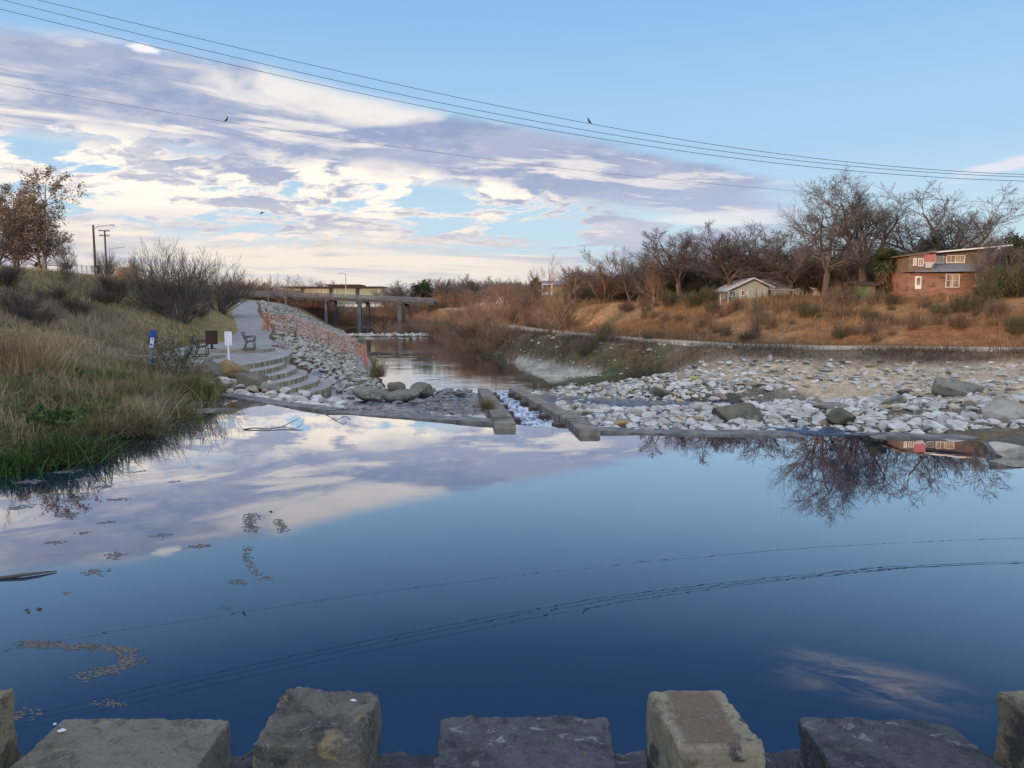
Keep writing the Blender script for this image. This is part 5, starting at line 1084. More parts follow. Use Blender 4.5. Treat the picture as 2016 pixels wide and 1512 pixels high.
# dry bramble strip between stones and road
P=sample(260000,(-3,26),(28.5,76),95,lambda X,Y:(Hg(X,Y)>-.75)*(Hg(X,Y)<1.25)*(pl_dist(X,Y,ROAD)[0]>1.85)*(X<road_x(Y))*(Y>np.interp(X,[-2,3,6,9,13,18,24],[60,50,41.5,38,35,31.6,29.2]))*np.clip(.62+1.0*clump(X,Y,.4,7),.05,1)*np.interp(X,[2,8,14],[.7,.9,1])*np.where(np.exp(-((X-2.6+.33*(Y-48))/2.0)**2-((Y-48)/6.5)**2)>.4,.02,1))
blades(P,.48,.010,.85,96,M_grass,'dry_brush',((.16,.12,.085),(.12,.09,.068),(.20,.14,.09),(.10,.08,.07)),3,.7)
P=sample(7000,(2.0,13),(38.5,46),97,lambda X,Y:sstep(.10,.4,clump(X,Y,.5,51))*(Hg(X,Y)>-1.15)*(Hg(X,Y)<-.2)); blades(P,.13,.02,.7,98,M_grass,'shore_moss',((.05,.09,.02),(.07,.11,.03)),2)
# far shore weeds at the lower pool
P=sample(40000,(-22,4),(44,120),99,lambda X,Y:(Hg(X,Y)>-1.3)*(Hg(X,Y)<.3)*(X>np.interp(Y,[41,53,64,80,96,120],[2.2,.8,-.4,-3.4,-6.5,-12.2]))*np.where((Y<61)&(X>-.6)&(Hg(X,Y)<-.7),.015,1)*np.clip(.5+clump(X,Y,.4,61),.05,1)); blades(P,.6,.014,.5,100,M_grass,'shore_weeds',((.15,.105,.07),(.11,.08,.06),(.19,.12,.07)),3)
# distinct tufts and reeds
def tuft(px,pyb,z,n_,L,spread,hues,label,lean=.5,bundle=None,W=.005,name='grass_tuft',cat='grass tuft',droop=.7,seed=1):
    p=at_z(px,pyb,z); r_=np.random.default_rng(seed); Q=r_.normal(size=(n_,3))*spread; Q[:,2]=0
    o=blades(Q,np.full(n_,L),W,lean,seed,M_grass,name,hues,4,droop,None,bundle=bundle); o.location=p; return tag(o,label,cat)
STR=((.30,.235,.135),(.25,.19,.11),(.20,.15,.09))
tuft(958,805,-.02,420,.42,.10,STR,'straw coloured grass tuft growing on the left chute wall',.9,seed=1)
tuft(1135,806,-.35,160,.24,.10,STR,'small straw tuft on the outer side of the right chute wall',.8,seed=2); tuft(1155,818,-.25,140,.22,.08,STR,'second small straw tuft lower on the right chute wall side',.8,seed=3)
tuft(742,742,-.9,420,1.1,.22,STR,'dry reed tuft at the end of the concrete apron by the lower pool',.35,name='reed_tuft',W=.009,seed=4)
tuft(70,760,.75,420,1.35,.35,((.33,.255,.15),(.27,.20,.12)),'tall pale reeds leaning right at the left picture edge',.5,(.9,-.1),.013,'reed_clump','reed clump',.15,5)
tuft(20,742,.9,420,1.25,.4,((.30,.22,.13),(.24,.17,.10)),'pale reeds at the extreme left behind the tallest reeds',.35,(.6,0),.013,'reed_clump','reed clump',.15,6)
tuft(205,785,.62,60,.85,.14,STR,'bent dry stalks standing in the green grass of the left bank',.35,None,.005,'dry_stalks','dry stalks',.5,7)
tuft(290,775,.5,120,.95,.25,STR,'bleached stalks in front of the twiggy grey shrub',.45,None,.004,'dry_stalks','dry stalks',.3,8)
tuft(120,905,.02,900,.62,.40,((.05,.085,.028),(.075,.11,.04),(.04,.07,.025),(.15,.135,.07)),'large dark green grass tussock overhanging the pool at left',.75,(.5,-.5),.013,seed=9)
tuft(265,850,.08,700,.55,.30,((.09,.125,.045),(.14,.155,.065),(.07,.10,.04),(.20,.17,.10)),'yellow green grass tussock at the point of the left bank',.8,(.5,-.4),.013,seed=10)
tuft(372,782,.12,900,.72,.38,((.15,.17,.065),(.25,.20,.10),(.10,.13,.045)),'rusty green sedge tussock by the start of the weir',.8,(.5,-.3),.013,seed=11)
tuft(180,860,.15,600,.50,.35,((.05,.085,.028),(.065,.10,.035),(.18,.15,.085)),'green grass tussock between the two overhanging tussocks',.8,(.4,-.5),.013,seed=12)
tuft(20,930,.0,500,.42,.25,((.06,.12,.03),(.045,.09,.025)),'bright green waterside tuft at the left picture edge',.7,(.4,-.4),.013,seed=13)
for i,(px,py,z) in enumerate([(300,800,.2),(330,770,.3),(245,790,.4),(200,750,.65),(385,768,.3),(340,820,.05),(275,825,.15),(280,745,.6)]):
    tuft(px,py,z,520,.66,.28,((.34,.28,.18),(.26,.205,.13),(.19,.155,.095),(.14,.135,.07)),'drooping straw coloured tussock among the greens of the left bank',.75,(.35,-.3),.009,seed=60+i)['group']='straw tussocks on the left bank'
def broadleaf(px,pyb,z,n_,L,seed,label):
    p=at_z(px,pyb,z); r_=np.random.default_rng(seed); Q=r_.normal(size=(n_,3))*np.array([.3,.3,.12]); Q[:,2]=np.abs(Q[:,2])+.1; o=link('broadleaf_weed',leaves(Q,n_*3,L,seed,M_grleaf,'broadleaf_weed',.1,-.3,.4,.7,((1.3,1.9,1.0),(1,1.5,.9))),None,p); return tag(o,kind='stuff')
broadleaf(62,775,.62,170,.17,3,'dark leafy weed patch below the tall pale reeds'); broadleaf(145,765,.55,130,.15,4,'dark leafy weed patch in the middle of the left bank'); broadleaf(105,845,.3,90,.15,5,'broad leaved weed among the grass near the pool edge')
# ------------------------------------------------------------------ bridge
M_brc=pmat('bridge_concrete',(.105,.118,.14),(.08,.09,.107),1.2,.9,.2,c3=(.10,.10,.10),s3=.6,stretch=(1,1,.3)); M_rail=pmat('bridge_rail',(.13,.148,.175),(.10,.115,.14),3,.7); M_gird=pmat('dark_girder',(.10,.11,.13),(.075,.082,.095),1,.7)
B0=at_y(455,577,158); B1=at_y(858,594,146); t=thing('road_bridge','long low concrete road bridge over the river with slender piers and pale railing','bridge',(0,150,0))
A=np.array([B0.x,B0.y-150,B0.z]);Bv=np.array([B1.x,B1.y-150,B1.z]); dv=Bv-A
def seg(mb,zoff0,zoff1,w0,w1,a=0,b=1):
    p=A+dv*a;q=A+dv*b
    V=[(p[0],p[1]+w0,p[2]+zoff0),(q[0],q[1]+w0,q[2]+zoff0),(q[0],q[1]+w1,q[2]+zoff0),(p[0],p[1]+w1,p[2]+zoff0),(p[0],p[1]+w0,p[2]+zoff1),(q[0],q[1]+w0,q[2]+zoff1),(q[0],q[1]+w1,q[2]+zoff1),(p[0],p[1]+w1,p[2]+zoff1)]; mb.hexa(V)
mb=MB(); seg(mb,-.25,.12,-4,4); mb.build('deck',M_brc,t)
for o in (-3.2,0,3.2): mb=MB(); seg(mb,-.58,-.252,o-.25,o+.25); mb.build('girder',M_gird,t)
for o in (-3.95,3.95):
    mb=MB(); seg(mb,.56,.66,o-.07,o+.07); seg(mb,.30,.38,o-.05,o+.05)
    for f in np.arange(.004,1,.0155): p=A+dv*f; mb.box((p[0],p[1]+o,p[2]+.34),(.12,.16,.46))
    mb.build('railing',M_rail,t)
for px,w in ((652,.75),(720,1.1),(800,1.3)):
    f=(at_y(px,600,152).x-A[0])/dv[0]; p=A+dv*f
    for k_ in (-2.6,2.6):
        zb=-2.0; mb=MB().box((p[0]+k_*.12,p[1]+k_,(zb+p[2]-.81)/2),(w*.62,.8,p[2]-.81-zb)); mb.build('pier',M_brc,t)
    MB().box((p[0],p[1],p[2]-.70),(.8,7.0,.22)).build('pier_cap',M_brc,t)
M_pole=pmat('galvanised',(.34,.35,.37),(.28,.29,.30),4,.5); M_wood=pmat('pole_wood',(.115,.07,.045),(.08,.05,.035),5,.9,stretch=(1,1,.2),coord='obj'); M_lamp=pmat('lamp_head',(.45,.45,.46))
def lamp(px,d,top,base,label,arm=1.4,m=M_pole,r=.08):
    x=at_y(px,base,d); h=at_y(px,top,d).z-x.z; t=thing('street_lamp',label,'street lamp',(x.x,d,x.z)); mb=MB().tube([(0,0,-1),(0,0,h)],[r*1.25,r*.8],8); mb.build('pole',m,t)
    mb=MB().tube([(0,0,h-.45),(arm*.35,0,h-.15),(arm,0,h)] if arm>0 else [(0,0,h-.3),(arm*.5,0,h+.1),(arm,0,h+.1)],.045,6); mb.build('arm',M_pole,t); mb=MB().box((arm+.22*np.sign(arm),0,h+.0),(.55,.25,.14)); mb.build('lamp_head',M_lamp,t); return t
lamp(681,150,538,572,'single grey street lamp standing on the bridge',-.8)
# pavilion beyond
M_pan=pmat('cream_panels',(.62,.55,.33),(.55,.49,.30),.8,.7); M_pan2=pmat('green_panels',(.40,.47,.30),(.34,.41,.27),.8,.7); M_drf=pmat('brown_fascia',(.085,.06,.05)); M_crm=pmat('cream_wall',(.52,.49,.42),(.46,.43,.37),1); M_win=newmat('window_glass')[0]
bw=M_win.node_tree.nodes['Principled BSDF']; bw.inputs['Base Color'].default_value=(.02,.025,.03,1); bw.inputs['Roughness'].default_value=.08
d=205; pA=at_y(557,588,d); pB=at_y(752,588,d); L=pB.x-pA.x; zt=at_y(557,566,d).z; zb=4.0; t=thing('pavilion','long flat roofed pavilion with cream and green panels behind the bridge','building',(pA.x,d,zb)); hh=zt-zb
MB().box((L/2,4,hh/2-.1),(L,8,hh-.2)).build('wall',M_crm,t); MB().box((L*.5,3.6,hh+.1),(L*1.02,9.6,.35)).build('roof',M_drf,t); MB().box((L*.61,3.6,hh+.62),(L*.34,9.6,.35)).build('upper_roof',M_drf,t)
for a,b_,m_ in ((.215,.455,M_pan),(.52,.735,M_pan2),(.77,.95,M_pan2)):
    mb=MB(); nn_=int((b_-a)*46)
    for i in range(nn_): w_=L*(b_-a)/nn_; mb.box((L*a+w_*(i+.5),-.08,hh*.52),(w_*.86,.10,hh*.72))
    mb.build('panel',m_,t)
for a in (.20,.485,.755): MB().box((L*a,-.22,hh*.5),(.7,.3,hh)).build('column',M_drf,t)
MB().box((L*.145,-.06,hh*.55),(L*.07,.12,hh*.45)).build('window',M_win,t)
for i in range(18):
    plant('valley_shrub','thicket',70+i%4,3,rng.uniform(-78,-44),rng.uniform(166,200),rng.uniform(4,6),'grey brown bare shrub filling the valley under the bridge','shrub','shrubs under the bridge',rz=i,wide=1.7)
# ------------------------------------------------------------------ houses
M_brick=pmat('brown_siding',(.34,.185,.12),(.26,.14,.092),1.0,.9,.3,c3=(.11,.075,.055),s3=.9,stretch=(1,1,3)); M_wd2=pmat('grey_brown_boards',(.23,.16,.115),(.165,.12,.085),1.4,.9,.3,stretch=(1,1,4)); M_roofg=pmat('shingle_roof',(.20,.20,.22),(.15,.15,.165),2,.9,.3); M_frame=pmat('cream_trim',(.80,.77,.70),(.74,.70,.63),3,.7); M_cur=pmat('lit_curtains',(.52,.43,.30),(.17,.13,.09),1.1,.8,stretch=(3,1,1)); M_tin=pmat('tin_roof',(.52,.54,.58),(.44,.46,.50),1.2,.5); M_gab=pmat('pale_green_siding',(.36,.40,.33),(.31,.35,.29),1.2,.8,.2,stretch=(1,1,6)); M_red=pmat('red_cloth',(.42,.15,.13),(.36,.12,.11),2,.8); M_wcl=pmat('white_cloth',(.52,.46,.44),(.45,.40,.39),2,.8)
def window(t,x,z,w,h,y,cols=2,rows=2,m=M_cur):
    fr=MB(); th=.07
    fr.box((0,0,h/2),(w+.12,.10,.09)); fr.box((0,0,-h/2),(w+.12,.10,.09))
    for i in range(cols+1): fr.box((-w/2+w*i/cols,0,0),(.08 if i in(0,cols) else .05,.102,h-.09))
    for j in range(1,rows): fr.box((0,0,-h/2+h*j/rows),(w-.08,.098,.04))
    f=fr.build('window',M_frame,t,loc=(x,y-.04,z)); MB().box((0,.035,0),(w-.02,.02,h-.06)).build('pane',m,f); return f
d=108; dh=50.; ks=dh/108; o_=at_y(1786,570,dh); u_=d/FPX; zof=o_.z
t=thing('brown_house','two storey brown house with cream windows and sloping roofs above the orange slope','house',(o_.x,dh,zof)); t.scale=(ks,ks,ks); 
def hx(px): return (px-1786)*u_*1.005
def hz(py): return (570-py)*u_
Wd=hx(1955)
MB().box((Wd/2,3.5,hz(538)/2-2.),(Wd,7,hz(538)+4)).build('lower_wall',M_brick,t)
mb=MB(); y0=1.6
mb.hexa([(0.05,y0,hz(540)),(hx(1960),y0,hz(540)),(hx(1960),9,hz(540)),(0.05,9,hz(540)),(0.05,y0,hz(506)),(hx(1960),y0,hz(490)),(hx(1960),9,hz(490)),(0.05,9,hz(506))]); mb.build('upper_wall',M_wd2,t)
mb=MB().box((hx(1808),.55,(hz(536)+hz(503))/2),(hx(1832)-hx(1784),2.0,hz(503)-hz(536))); mb.build('bay_wall',M_wd2,t)
mb=MB(); mb.hexa([(hx(1776),-.7,hz(506)),(hx(1836),-.7,hz(498)),(hx(1836),9.4,hz(498)),(hx(1776),9.4,hz(506)),(hx(1776),-.7,hz(503.5)),(hx(1836),-.7,hz(495.5)),(hx(1836),9.4,hz(495.5)),(hx(1776),9.4,hz(503.5))]); mb.build('roof',M_wd2,t)
mb=MB(); mb.hexa([(hx(1838),.5,hz(499)),(hx(1990),.5,hz(485)),(hx(1990),9.6,hz(485)),(hx(1838),9.6,hz(499)),(hx(1838),.5,hz(496.5)),(hx(1990),.5,hz(482.5)),(hx(1990),9.6,hz(482.5)),(hx(1838),9.6,hz(496.5))]); mb.build('roof',M_frame,t)
MB().box((hx(1833.5),.2,(hz(523)+hz(495))/2),(.5,.6,hz(495)-hz(523))).build('chimney',M_wd2,t)
mb=MB(); mb.hexa([(hx(1794),-.8,hz(537)),(hx(1962),-.8,hz(535)),(hx(1962),1.59,hz(520)),(hx(1833),1.59,hz(522)),(hx(1794),-.8,hz(535)),(hx(1962),-.8,hz(533)),(hx(1962),1.59,hz(517.5)),(hx(1833),1.59,hz(519.5))]); mb.build('porch_roof',M_roofg,t)
window(t,hx(1873),hz(553),hx(1886)-hx(1860),hz(541)-hz(566),-.02); window(t,hx(1929),hz(552),hx(1941)-hx(1918),hz(541)-hz(564),-.02,2,3)
window(t,hx(1858),hz(511),hx(1866)-hx(1850),hz(505)-hz(518),y0-.02,2,1); window(t,hx(1889),hz(510),hx(1907)-hx(1871),hz(503)-hz(517),y0-.02,4,1)
window(t,hx(1806),hz(518),hx(1811)-hx(1802),hz(511)-hz(525),-.47,2,1); window(t,hx(1794.5),hz(517),hx(1797)-hx(1792),hz(511)-hz(524),-.47,1,1)
dr=MB().box((0,0,0),(hx(1812)-hx(1800),.10,hz(544)-hz(569))).build('door',M_frame,t,loc=(hx(1806.5),-.03,hz(556.5))); MB().box((0,-.06,.15),(.5,.02,1.0)).build('pane',M_cur,dr)
o=MB(); o.hexa([(-.85,0,-.1),(.85,0,-.1),(.85,.06,-.1),(-.85,.06,-.1),(-.8,0,.95),(.9,0,.95),(.9,.06,.95),(-.8,.06,.95)]); bn=o.build('banner',M_red,loc=(o_.x+hx(1822)*ks,dh-.56*ks,zof+(hz(517)+.1)*ks)); bn.scale=(ks,ks,ks); tag(bn,'red cloth banner hung on the upper wall of the brown house','banner')
mb=MB(); mb.add([(-.85,-.03,-.1),(-.5,-.03,-.1),(-.05,-.03,-.75),(-.25,-.03,-.9)],[[(0,1,2,3)]]); mb.add([(.85,-.03,-.1),(.5,-.03,-.1),(-.05,-.035,-.6),(.15,-.035,-.95)],[[(0,3,2,1)]]); mb.box((-.1,.0,-.52),(.9,.05,.8)); w_=mb.build('white_hem',M_wcl,bn)
# pale green gable house
d=118; dh=61.5; ks=dh/118; o_=at_y(1430,584,dh); u_=d/FPX; zof=o_.z; t=thing('green_house','pale green gabled house with tin roof behind a white post fence','house',(o_.x,dh,zof)); t.scale=(ks,ks,ks)
def gx_(px): return (px-1430)*u_
def gz_(py): return (590-py)*u_
w_=gx_(1506)-gx_(1436); x0=gx_(1434); x1=gx_(1512); xm=gx_(1481)
mb=MB(); V=[(x0+.4,0,-1),(x1,0,-1),(x1,0,gz_(573)),(xm,0,gz_(556.5)),(x0+.4,0,gz_(579))]; V2=[(a,8,c) for a,b_,c in V]; mb.add(V+V2,[np.array([(0,1,6,5),(1,2,7,6),(4,0,5,9)]),np.array([(0,3,1),(1,3,2),(0,4,3)])]); mb.build('wall',M_gab,t)
mb=MB()
for a,b_ in (((x0-.6,gz_(581)),(xm,gz_(555.5))),((xm,gz_(555.5)),(x1+.8,gz_(574)))): mb.hexa([(a[0],-.6,a[1]),(b_[0],-.6,b_[1]),(b_[0],8.6,b_[1]),(a[0],8.6,a[1]),(a[0],-.6,a[1]+.2),(b_[0],-.6,b_[1]+.2),(b_[0],8.6,b_[1]+.2),(a[0],8.6,a[1]+.2)])
mb.build('roof',M_tin,t)
wx0=gx_(1518);wx1=gx_(1596); MB().box(((wx0+wx1)/2,4,(gz_(577)-1)/2),(wx1-wx0,7,gz_(577)+1)).build('wing_wall',M_gab,t)
mb=MB(); mb.hexa([(wx0-.3,.0,gz_(577)),(wx1+.4,.0,gz_(579)),(gx_(1578),4,gz_(560)),(gx_(1512),4,gz_(556)),(wx0-.3,.0,gz_(576)),(wx1+.4,.0,gz_(577.5)),(gx_(1578),4,gz_(558)),(gx_(1512),4,gz_(554))]); mb.build('wing_roof',M_tin,t)
for px,py,w,h in ((1442,584,.9,.8),(1464,583,.8,.8),(1470,583,.5,.8)): window(t,gx_(px),gz_(py),w,h,-.02,2,1,M_win)
# low shed between, small garage, veranda house
def hut(px0,px1,top,base,d,wall,roof,label,name,cat='house',dp=5,pitch=.25):
    d=dmap(px0,d); dp*=d/118
    a=at_y(px0,base,d);b_=at_y(px1,base,d);W=b_.x-a.x;h=at_y(px0,top,d).z-a.z; t=thing(name,label,cat,(a.x,d,a.z)); MB().box((W/2,dp/2,h*.72/2-.5),(W,dp,h*.72+1)).build('wall',wall,t); mb=MB(); e=.25
    for s0,s1 in ((-e,dp/2),(dp/2,dp+e)): z0_,z1_=(h*.72,h) if s0<0 else (h,h*.72); mb.hexa([(-e,s0,z0_),(W+e,s0,z0_),(W+e,s1,z1_),(-e,s1,z1_),(-e,s0,z0_+.12),(W+e,s0,z0_+.12),(W+e,s1,z1_+.12),(-e,s1,z1_+.12)])
    mb.build('roof',roof,t); return t
M_gshed=pmat('green_shed',(.17,.23,.12),(.13,.18,.09),1.5,.8)
s_=hut(1691,1722,556,578,104,M_gshed,M_drf,'small green shed with dark roof left of the brown house','garden_shed','shed',4); MB().box((.95,-.03,.30),(.24,.06,.62)).build('door',M_wd2,s_)
hut(1604,1632,566,580,124,M_crm,M_tin,'small outbuilding with bright tin roof behind the dark oaks','outbuilding','building',4)
hut(1398,1420,574,588,124,M_gab,M_drf,'low gabled hut left of the pale green house','outbuilding','building',4)
v=hut(1068,1128,553,582,128,pmat('ochre_wall',(.30,.23,.13),(.25,.19,.11),1),M_roofg,'ochre house with white veranda frame seen through bare branches','house_far'.replace('_far','')); mb=MB()
for xx in (0,1.5): mb.box((xx,-1.0,.9),(.14,.14,1.8))
mb.box((.75,-1.0,1.85),(1.9,.14,.14)); mb.box((.75,-1.0,.45),(1.5,.08,.10)); mb.box((.75,-1.0,.15),(1.5,.08,.1))
for q in np.arange(.15,1.4,.17): mb.box((q,-1.0,.3),(.05,.05,.3))
mb.build('veranda',M_wht,v)
# white post fence
t=None; pts=[(1402,587,94),(1418,592,86),(1433,590,88),(1456,588,90),(1472,586,92),(1492,583,95),(1505,583,96),(1526,582,97),(1545,580,98),(1561,578,99)]; base=at_y(1418,590,59.5); t=thing('post_fence','row of white fence posts with wire along the crest before green house','fence',(base.x,base.y,0)); M_post=pmat('white_post',(.46,.44,.40),(.38,.36,.33),3,.8); tops=[]
for i,(px,py,d) in enumerate(pts):
    d=59.5+(d-86)*.12; x=xa(px,d); g_=G1(x,d); hp=.5*[1.5,1.6,1.7,1.5,1.3,1.45,1.5,1.35,1.5,1.6][i]; MB().tube([(0,0,-.4),(0,0,hp-.04),(0,0,hp)],[.042,.04,.025],8).build('post',M_post,t,loc=(x-base.x,d-base.y,g_)); tops.append((x-base.x,d-base.y,g_+hp))
for dz in (.05,.3): MB().tube([(a,b_,c-dz) for a,b_,c in tops],.012,4).build('wire',M_pole,t)
pts=[(1632,98),(1660,98),(1690,100),(1730,102),(1768,102),(1800,101),(1830,100),(1900,100),(1940,100)]; pts=[(a,51+(b_-98)*.4) for a,b_ in pts]; base=(xa(1632,51),51); t=thing('wire_fence','thin wire fence on short posts in front of palm and brown house','fence',(base[0],base[1],0)); tops=[]
for px,d in pts: x=xa(px,d); g_=G1(x,d); MB().tube([(0,0,-.3),(0,0,.65)],.028,6).build('post',M_wood,t,loc=(x-base[0],d-base[1],g_)); tops.append((x-base[0],d-base[1],g_+.62))
for dz in (.04,.28): MB().tube([(a,b_,c-dz) for a,b_,c in tops],.012,4).build('wire',M_pole,t)
# ------------------------------------------------------------------ left hilltop: poles, sign, fence, mound
lamp(188,92,443,531,'street lamp on a tall brown wooden pole at the left hilltop',2.0,M_wood,.14)
d=104; b_=at_y(210,533,d); h=at_y(210,453,d).z-b_.z; t=thing('utility_pole','brown utility pole with two crossarms right of the wooden lamp pole','utility pole',(b_.x,d,b_.z)); MB().tube([(0,0,-1),(0,0,h)],[.14,.11],8).build('pole',M_wood,t)
for z_ in (h-.1,h-.75): MB().box((0,-.12,z_),(1.5 if z_>h-.5 else 1.35,.1,.13),(0,.03,0)).build('crossarm',M_wood,t)
for z_ in (h-.1,h-.75):
    for q in (-.65,-.35,.35,.65): MB().tube([(q,-.12,z_+.06),(q,-.12,z_+.14),(q,-.12,z_+.22)],[.03,.055,.03],6).build('insulator',M_lamp,t)
lamp(217,118,487,533,'low street lamp with thin arm behind the utility pole',1.8,M_pole,.07)
b_=at_y(257,546,84); h=at_y(257,510,84).z-b_.z; t=thing('road_sign','small pale rectangular road sign on the left hilltop','road sign',(b_.x,84,b_.z)); MB().tube([(0,0,-1),(0,0,h-.1)],.03,6).build('post',M_pole,t); MB().box((0,-.05,h-.24),(.32,.03,.44)).build('panel',M_lamp,t)
d=64; base=(xa(150,d),d); t=thing('chain_fence','chain link fence with grey posts along the left hilltop','fence',(base[0],d,0)); tops=[]
for px in np.arange(118,200,9.5): x=xa(px,d+(px-150)*.08); y=d+(px-150)*.08; g_=G1(x,y); tops.append((x-base[0],y-d,g_)); MB().tube([(0,0,-.3),(0,0,1.0)],.03,6).build('post',M_pole,t,loc=(x-base[0],y-d,g_))
mb=MB()
for j in range(9): mb.tube([(a,b_,c+.08+.11*j) for a,b_,c in tops],.012 if j==8 else .005,3,False)
for (a,b_,c),(a2,b2,c2) in zip(tops[:-1],tops[1:]):
    for s in np.arange(0,1,.1): mb.tube([(a+(a2-a)*s,b_+(b2-b_)*s,c+(c2-c)*s+.05),(a+(a2-a)*(s+.1),b_+(b2-b_)*(s+.1),c+(c2-c)*s+.95)],.005,3,False)
mb.build('mesh',M_pole,t)
p=at_y(249,545,70); v=rock_v(I4,77,3,.08,2.0,.95); v=v*np.array([1.05,1.0,1.35]); o=link('earth_mound',mesh_np('earth_mound',v,[I4[1]],pmat('mound_earth',(.20,.135,.085),(.15,.105,.07),2,.95,.6),True),None,(p.x,70,p.z-.5)); tag(o,'domed brown earth mound beside the small road sign','mound')
M_car=pmat('dark_car_paint',(.03,.045,.09),(.025,.04,.08),2,.3); M_wcar=pmat('white_car_paint',(.55,.58,.62),(.5,.53,.57),2,.3); M_tyre=pmat('tyre_rubber',(.015,.015,.016))
def car(px,py,d,m,label,rz):
    p=at_y(px,py,d); t=thing('parked_car',label,'car',(p.x,d,p.z),rz)
    prof=[(-2.1,.35),(-2.15,.75),(-1.5,.9),(-.9,1.38),(.75,1.42),(1.45,.95),(2.1,.85),(2.15,.35)]; mb=MB(); V=[]; 
    for (x_,z_) in prof: V+=[(x_,-.82+.12*(z_>1),z_),(x_,.82-.12*(z_>1),z_)]
    F=[(2*i,2*i+2,2*i+3,2*i+1) for i in range(7)]+[(0,1,15,14)]; mb.add(V,[np.array(F)]); mb.add(V,[np.array([(0,14,4),(0,4,2),(4,14,12),(4,12,10),(4,10,8),(4,8,6),(1,5,15),(1,3,5),(5,13,15),(5,11,13),(5,9,11),(5,7,9)])]); mb.build('body',m,t)
    for s in (-1,1): MB().add([(-.8,s*.735,.95),(.9,s*.735,.95),(.65,s*.712,1.32),(-.75,s*.712,1.32)],[[(0,1,2,3)]]).build('window',M_win,t)
    for x_ in (-1.3,1.35):
        for s in (-.75,.75): MB().tube([(x_,s-.1,.32),(x_,s+.1,.32)],.32,14).build('wheel',M_tyre,t)
car(106,529,84,M_wcar,'white car parked behind the brown leaved tree on the left hilltop',R(15))
p_=at_y(191,540,80); t=thing('waste_bin','dark bin standing at the foot of the wooden lamp pole','bin',(p_.x,80,p_.z)); MB().tube([(0,0,0),(0,0,.05),(0,0,.8)],[.22,.26,.30],14).build('body',M_car,t); MB().tube([(0,0,.8),(0,0,.86),(0,0,.93)],[.33,.32,.12],14).build('lid',M_tyre,t)
# ------------------------------------------------------------------ power lines, birds
M_wire=pmat('cable',(.012,.013,.016)); M_bird=pmat('black_feathers',(.012,.012,.014),(.02,.02,.022),20,.6)
def cable(pts,Y,label,r=.0105):
    P=np.array([(at_y(px,py,Y).x,at_y(px,py,Y).z) for px,py in pts]); c_=np.polyfit(P[:,0],P[:,1],3 if len(P)>3 else 2); xs_=np.linspace(P[:,0].min()-8,P[:,0].max()+8,90); zs_=np.polyval(c_,xs_); o=MB().tube(np.c_[xs_,np.full(90,Y),zs_],r,5).build('power_line',M_wire,None,True); tag(o,label,'power line'); return lambda x:float(np.polyval(c_,x))
f1=cable([(70,0),(400,75),(800,171),(1160,246),(1500,297),(1800,329),(2016,345)],34.6,'topmost thin power line sweeping down from the upper left')
f2=cable([(5,0),(400,97),(800,189),(1160,258),(1500,308),(1800,336),(2016,349)],34.0,'middle power line of the upper three')
f3=cable([(0,17),(270,86),(660,170),(1000,243),(1340,298),(1700,337),(2016,357)],33.4,'lowest of the three upper power lines')
f4=cable([(0,165),(446,239),(800,293),(1160,337),(1580,376),(1800,392),(2016,400)],34.3,'single lower power line with a small bird on it',.006)
def bird(loc,s,label,wings=False,rz=0):
    K=[(-1.35,.02,.12,-.02),(-.9,.03,.14,.0),(-.55,.16,.16,.02),(-.1,.27,.27,.05),(.3,.26,.27,.16),(.55,.16,.18,.34),(.75,.17,.18,.48),(.92,.10,.11,.50),(1.0,.03,.03,.48),(1.18,.008,.01,.45)]
    k_=10; V=[];F=[]
    for (x_,ry_,rz_,z_) in K:
        for j in range(k_): a=j*6.2832/k_; V.append((x_,ry_*math.cos(a),z_+min(ry_*1.1,rz_)*math.sin(a)))
    for i in range(len(K)-1):
        for j in range(k_): F.append((i*k_+j,i*k_+(j+1)%k_,(i+1)*k_+(j+1)%k_,(i+1)*k_+j))
    mb=MB().add(V,[np.array(F)])
    if wings:
        for sgn in (-1,1):
            W=[(.35,.15*sgn,.2),(-.3,.15*sgn,.15),(-.35,.8*sgn,.45),(.3,.75*sgn,.52),(-.25,1.7*sgn,.35),(.05,1.75*sgn,.40)]; W2=[(a,b_,c-.05) for a,b_,c in W]
            mb.add(W+W2,[np.array([(0,1,2,3),(3,2,4,5),(6,9,8,7),(9,11,10,8),(0,3,9,6),(3,5,11,9),(1,7,8,2),(2,8,10,4),(4,10,11,5)])])
    else:
        for sgn in (-1,1): mb.tube([(.0,.1*sgn,-.15),(.05,.1*sgn,-.42)],.03,5)
    o=mb.build('bird',M_bird,None,True,loc); o.scale=(s,s,s); o.rotation_euler=(0,R(-35) if not wings else 0,rz); return tag(o,label,'bird')
x_=at_y(446,237,34.3).x; bird((x_,34.3,f4(x_)+.07),.15,'small dark bird perched on the lower power line at left',rz=R(40))
x_=at_y(1160,241,34.6).x; bird((x_,34.6,f1(x_)+.08),.17,'dark bird perched on the topmost power line near the centre',rz=R(150))
bird(at_y(515,420,40),.12,'dark bird flying low in the sky above the bridge',True,R(20))
x_=at_y(1880,395,59); bird(x_,.13,'dark bird perched on a high twig behind the brown house',rz=R(60))
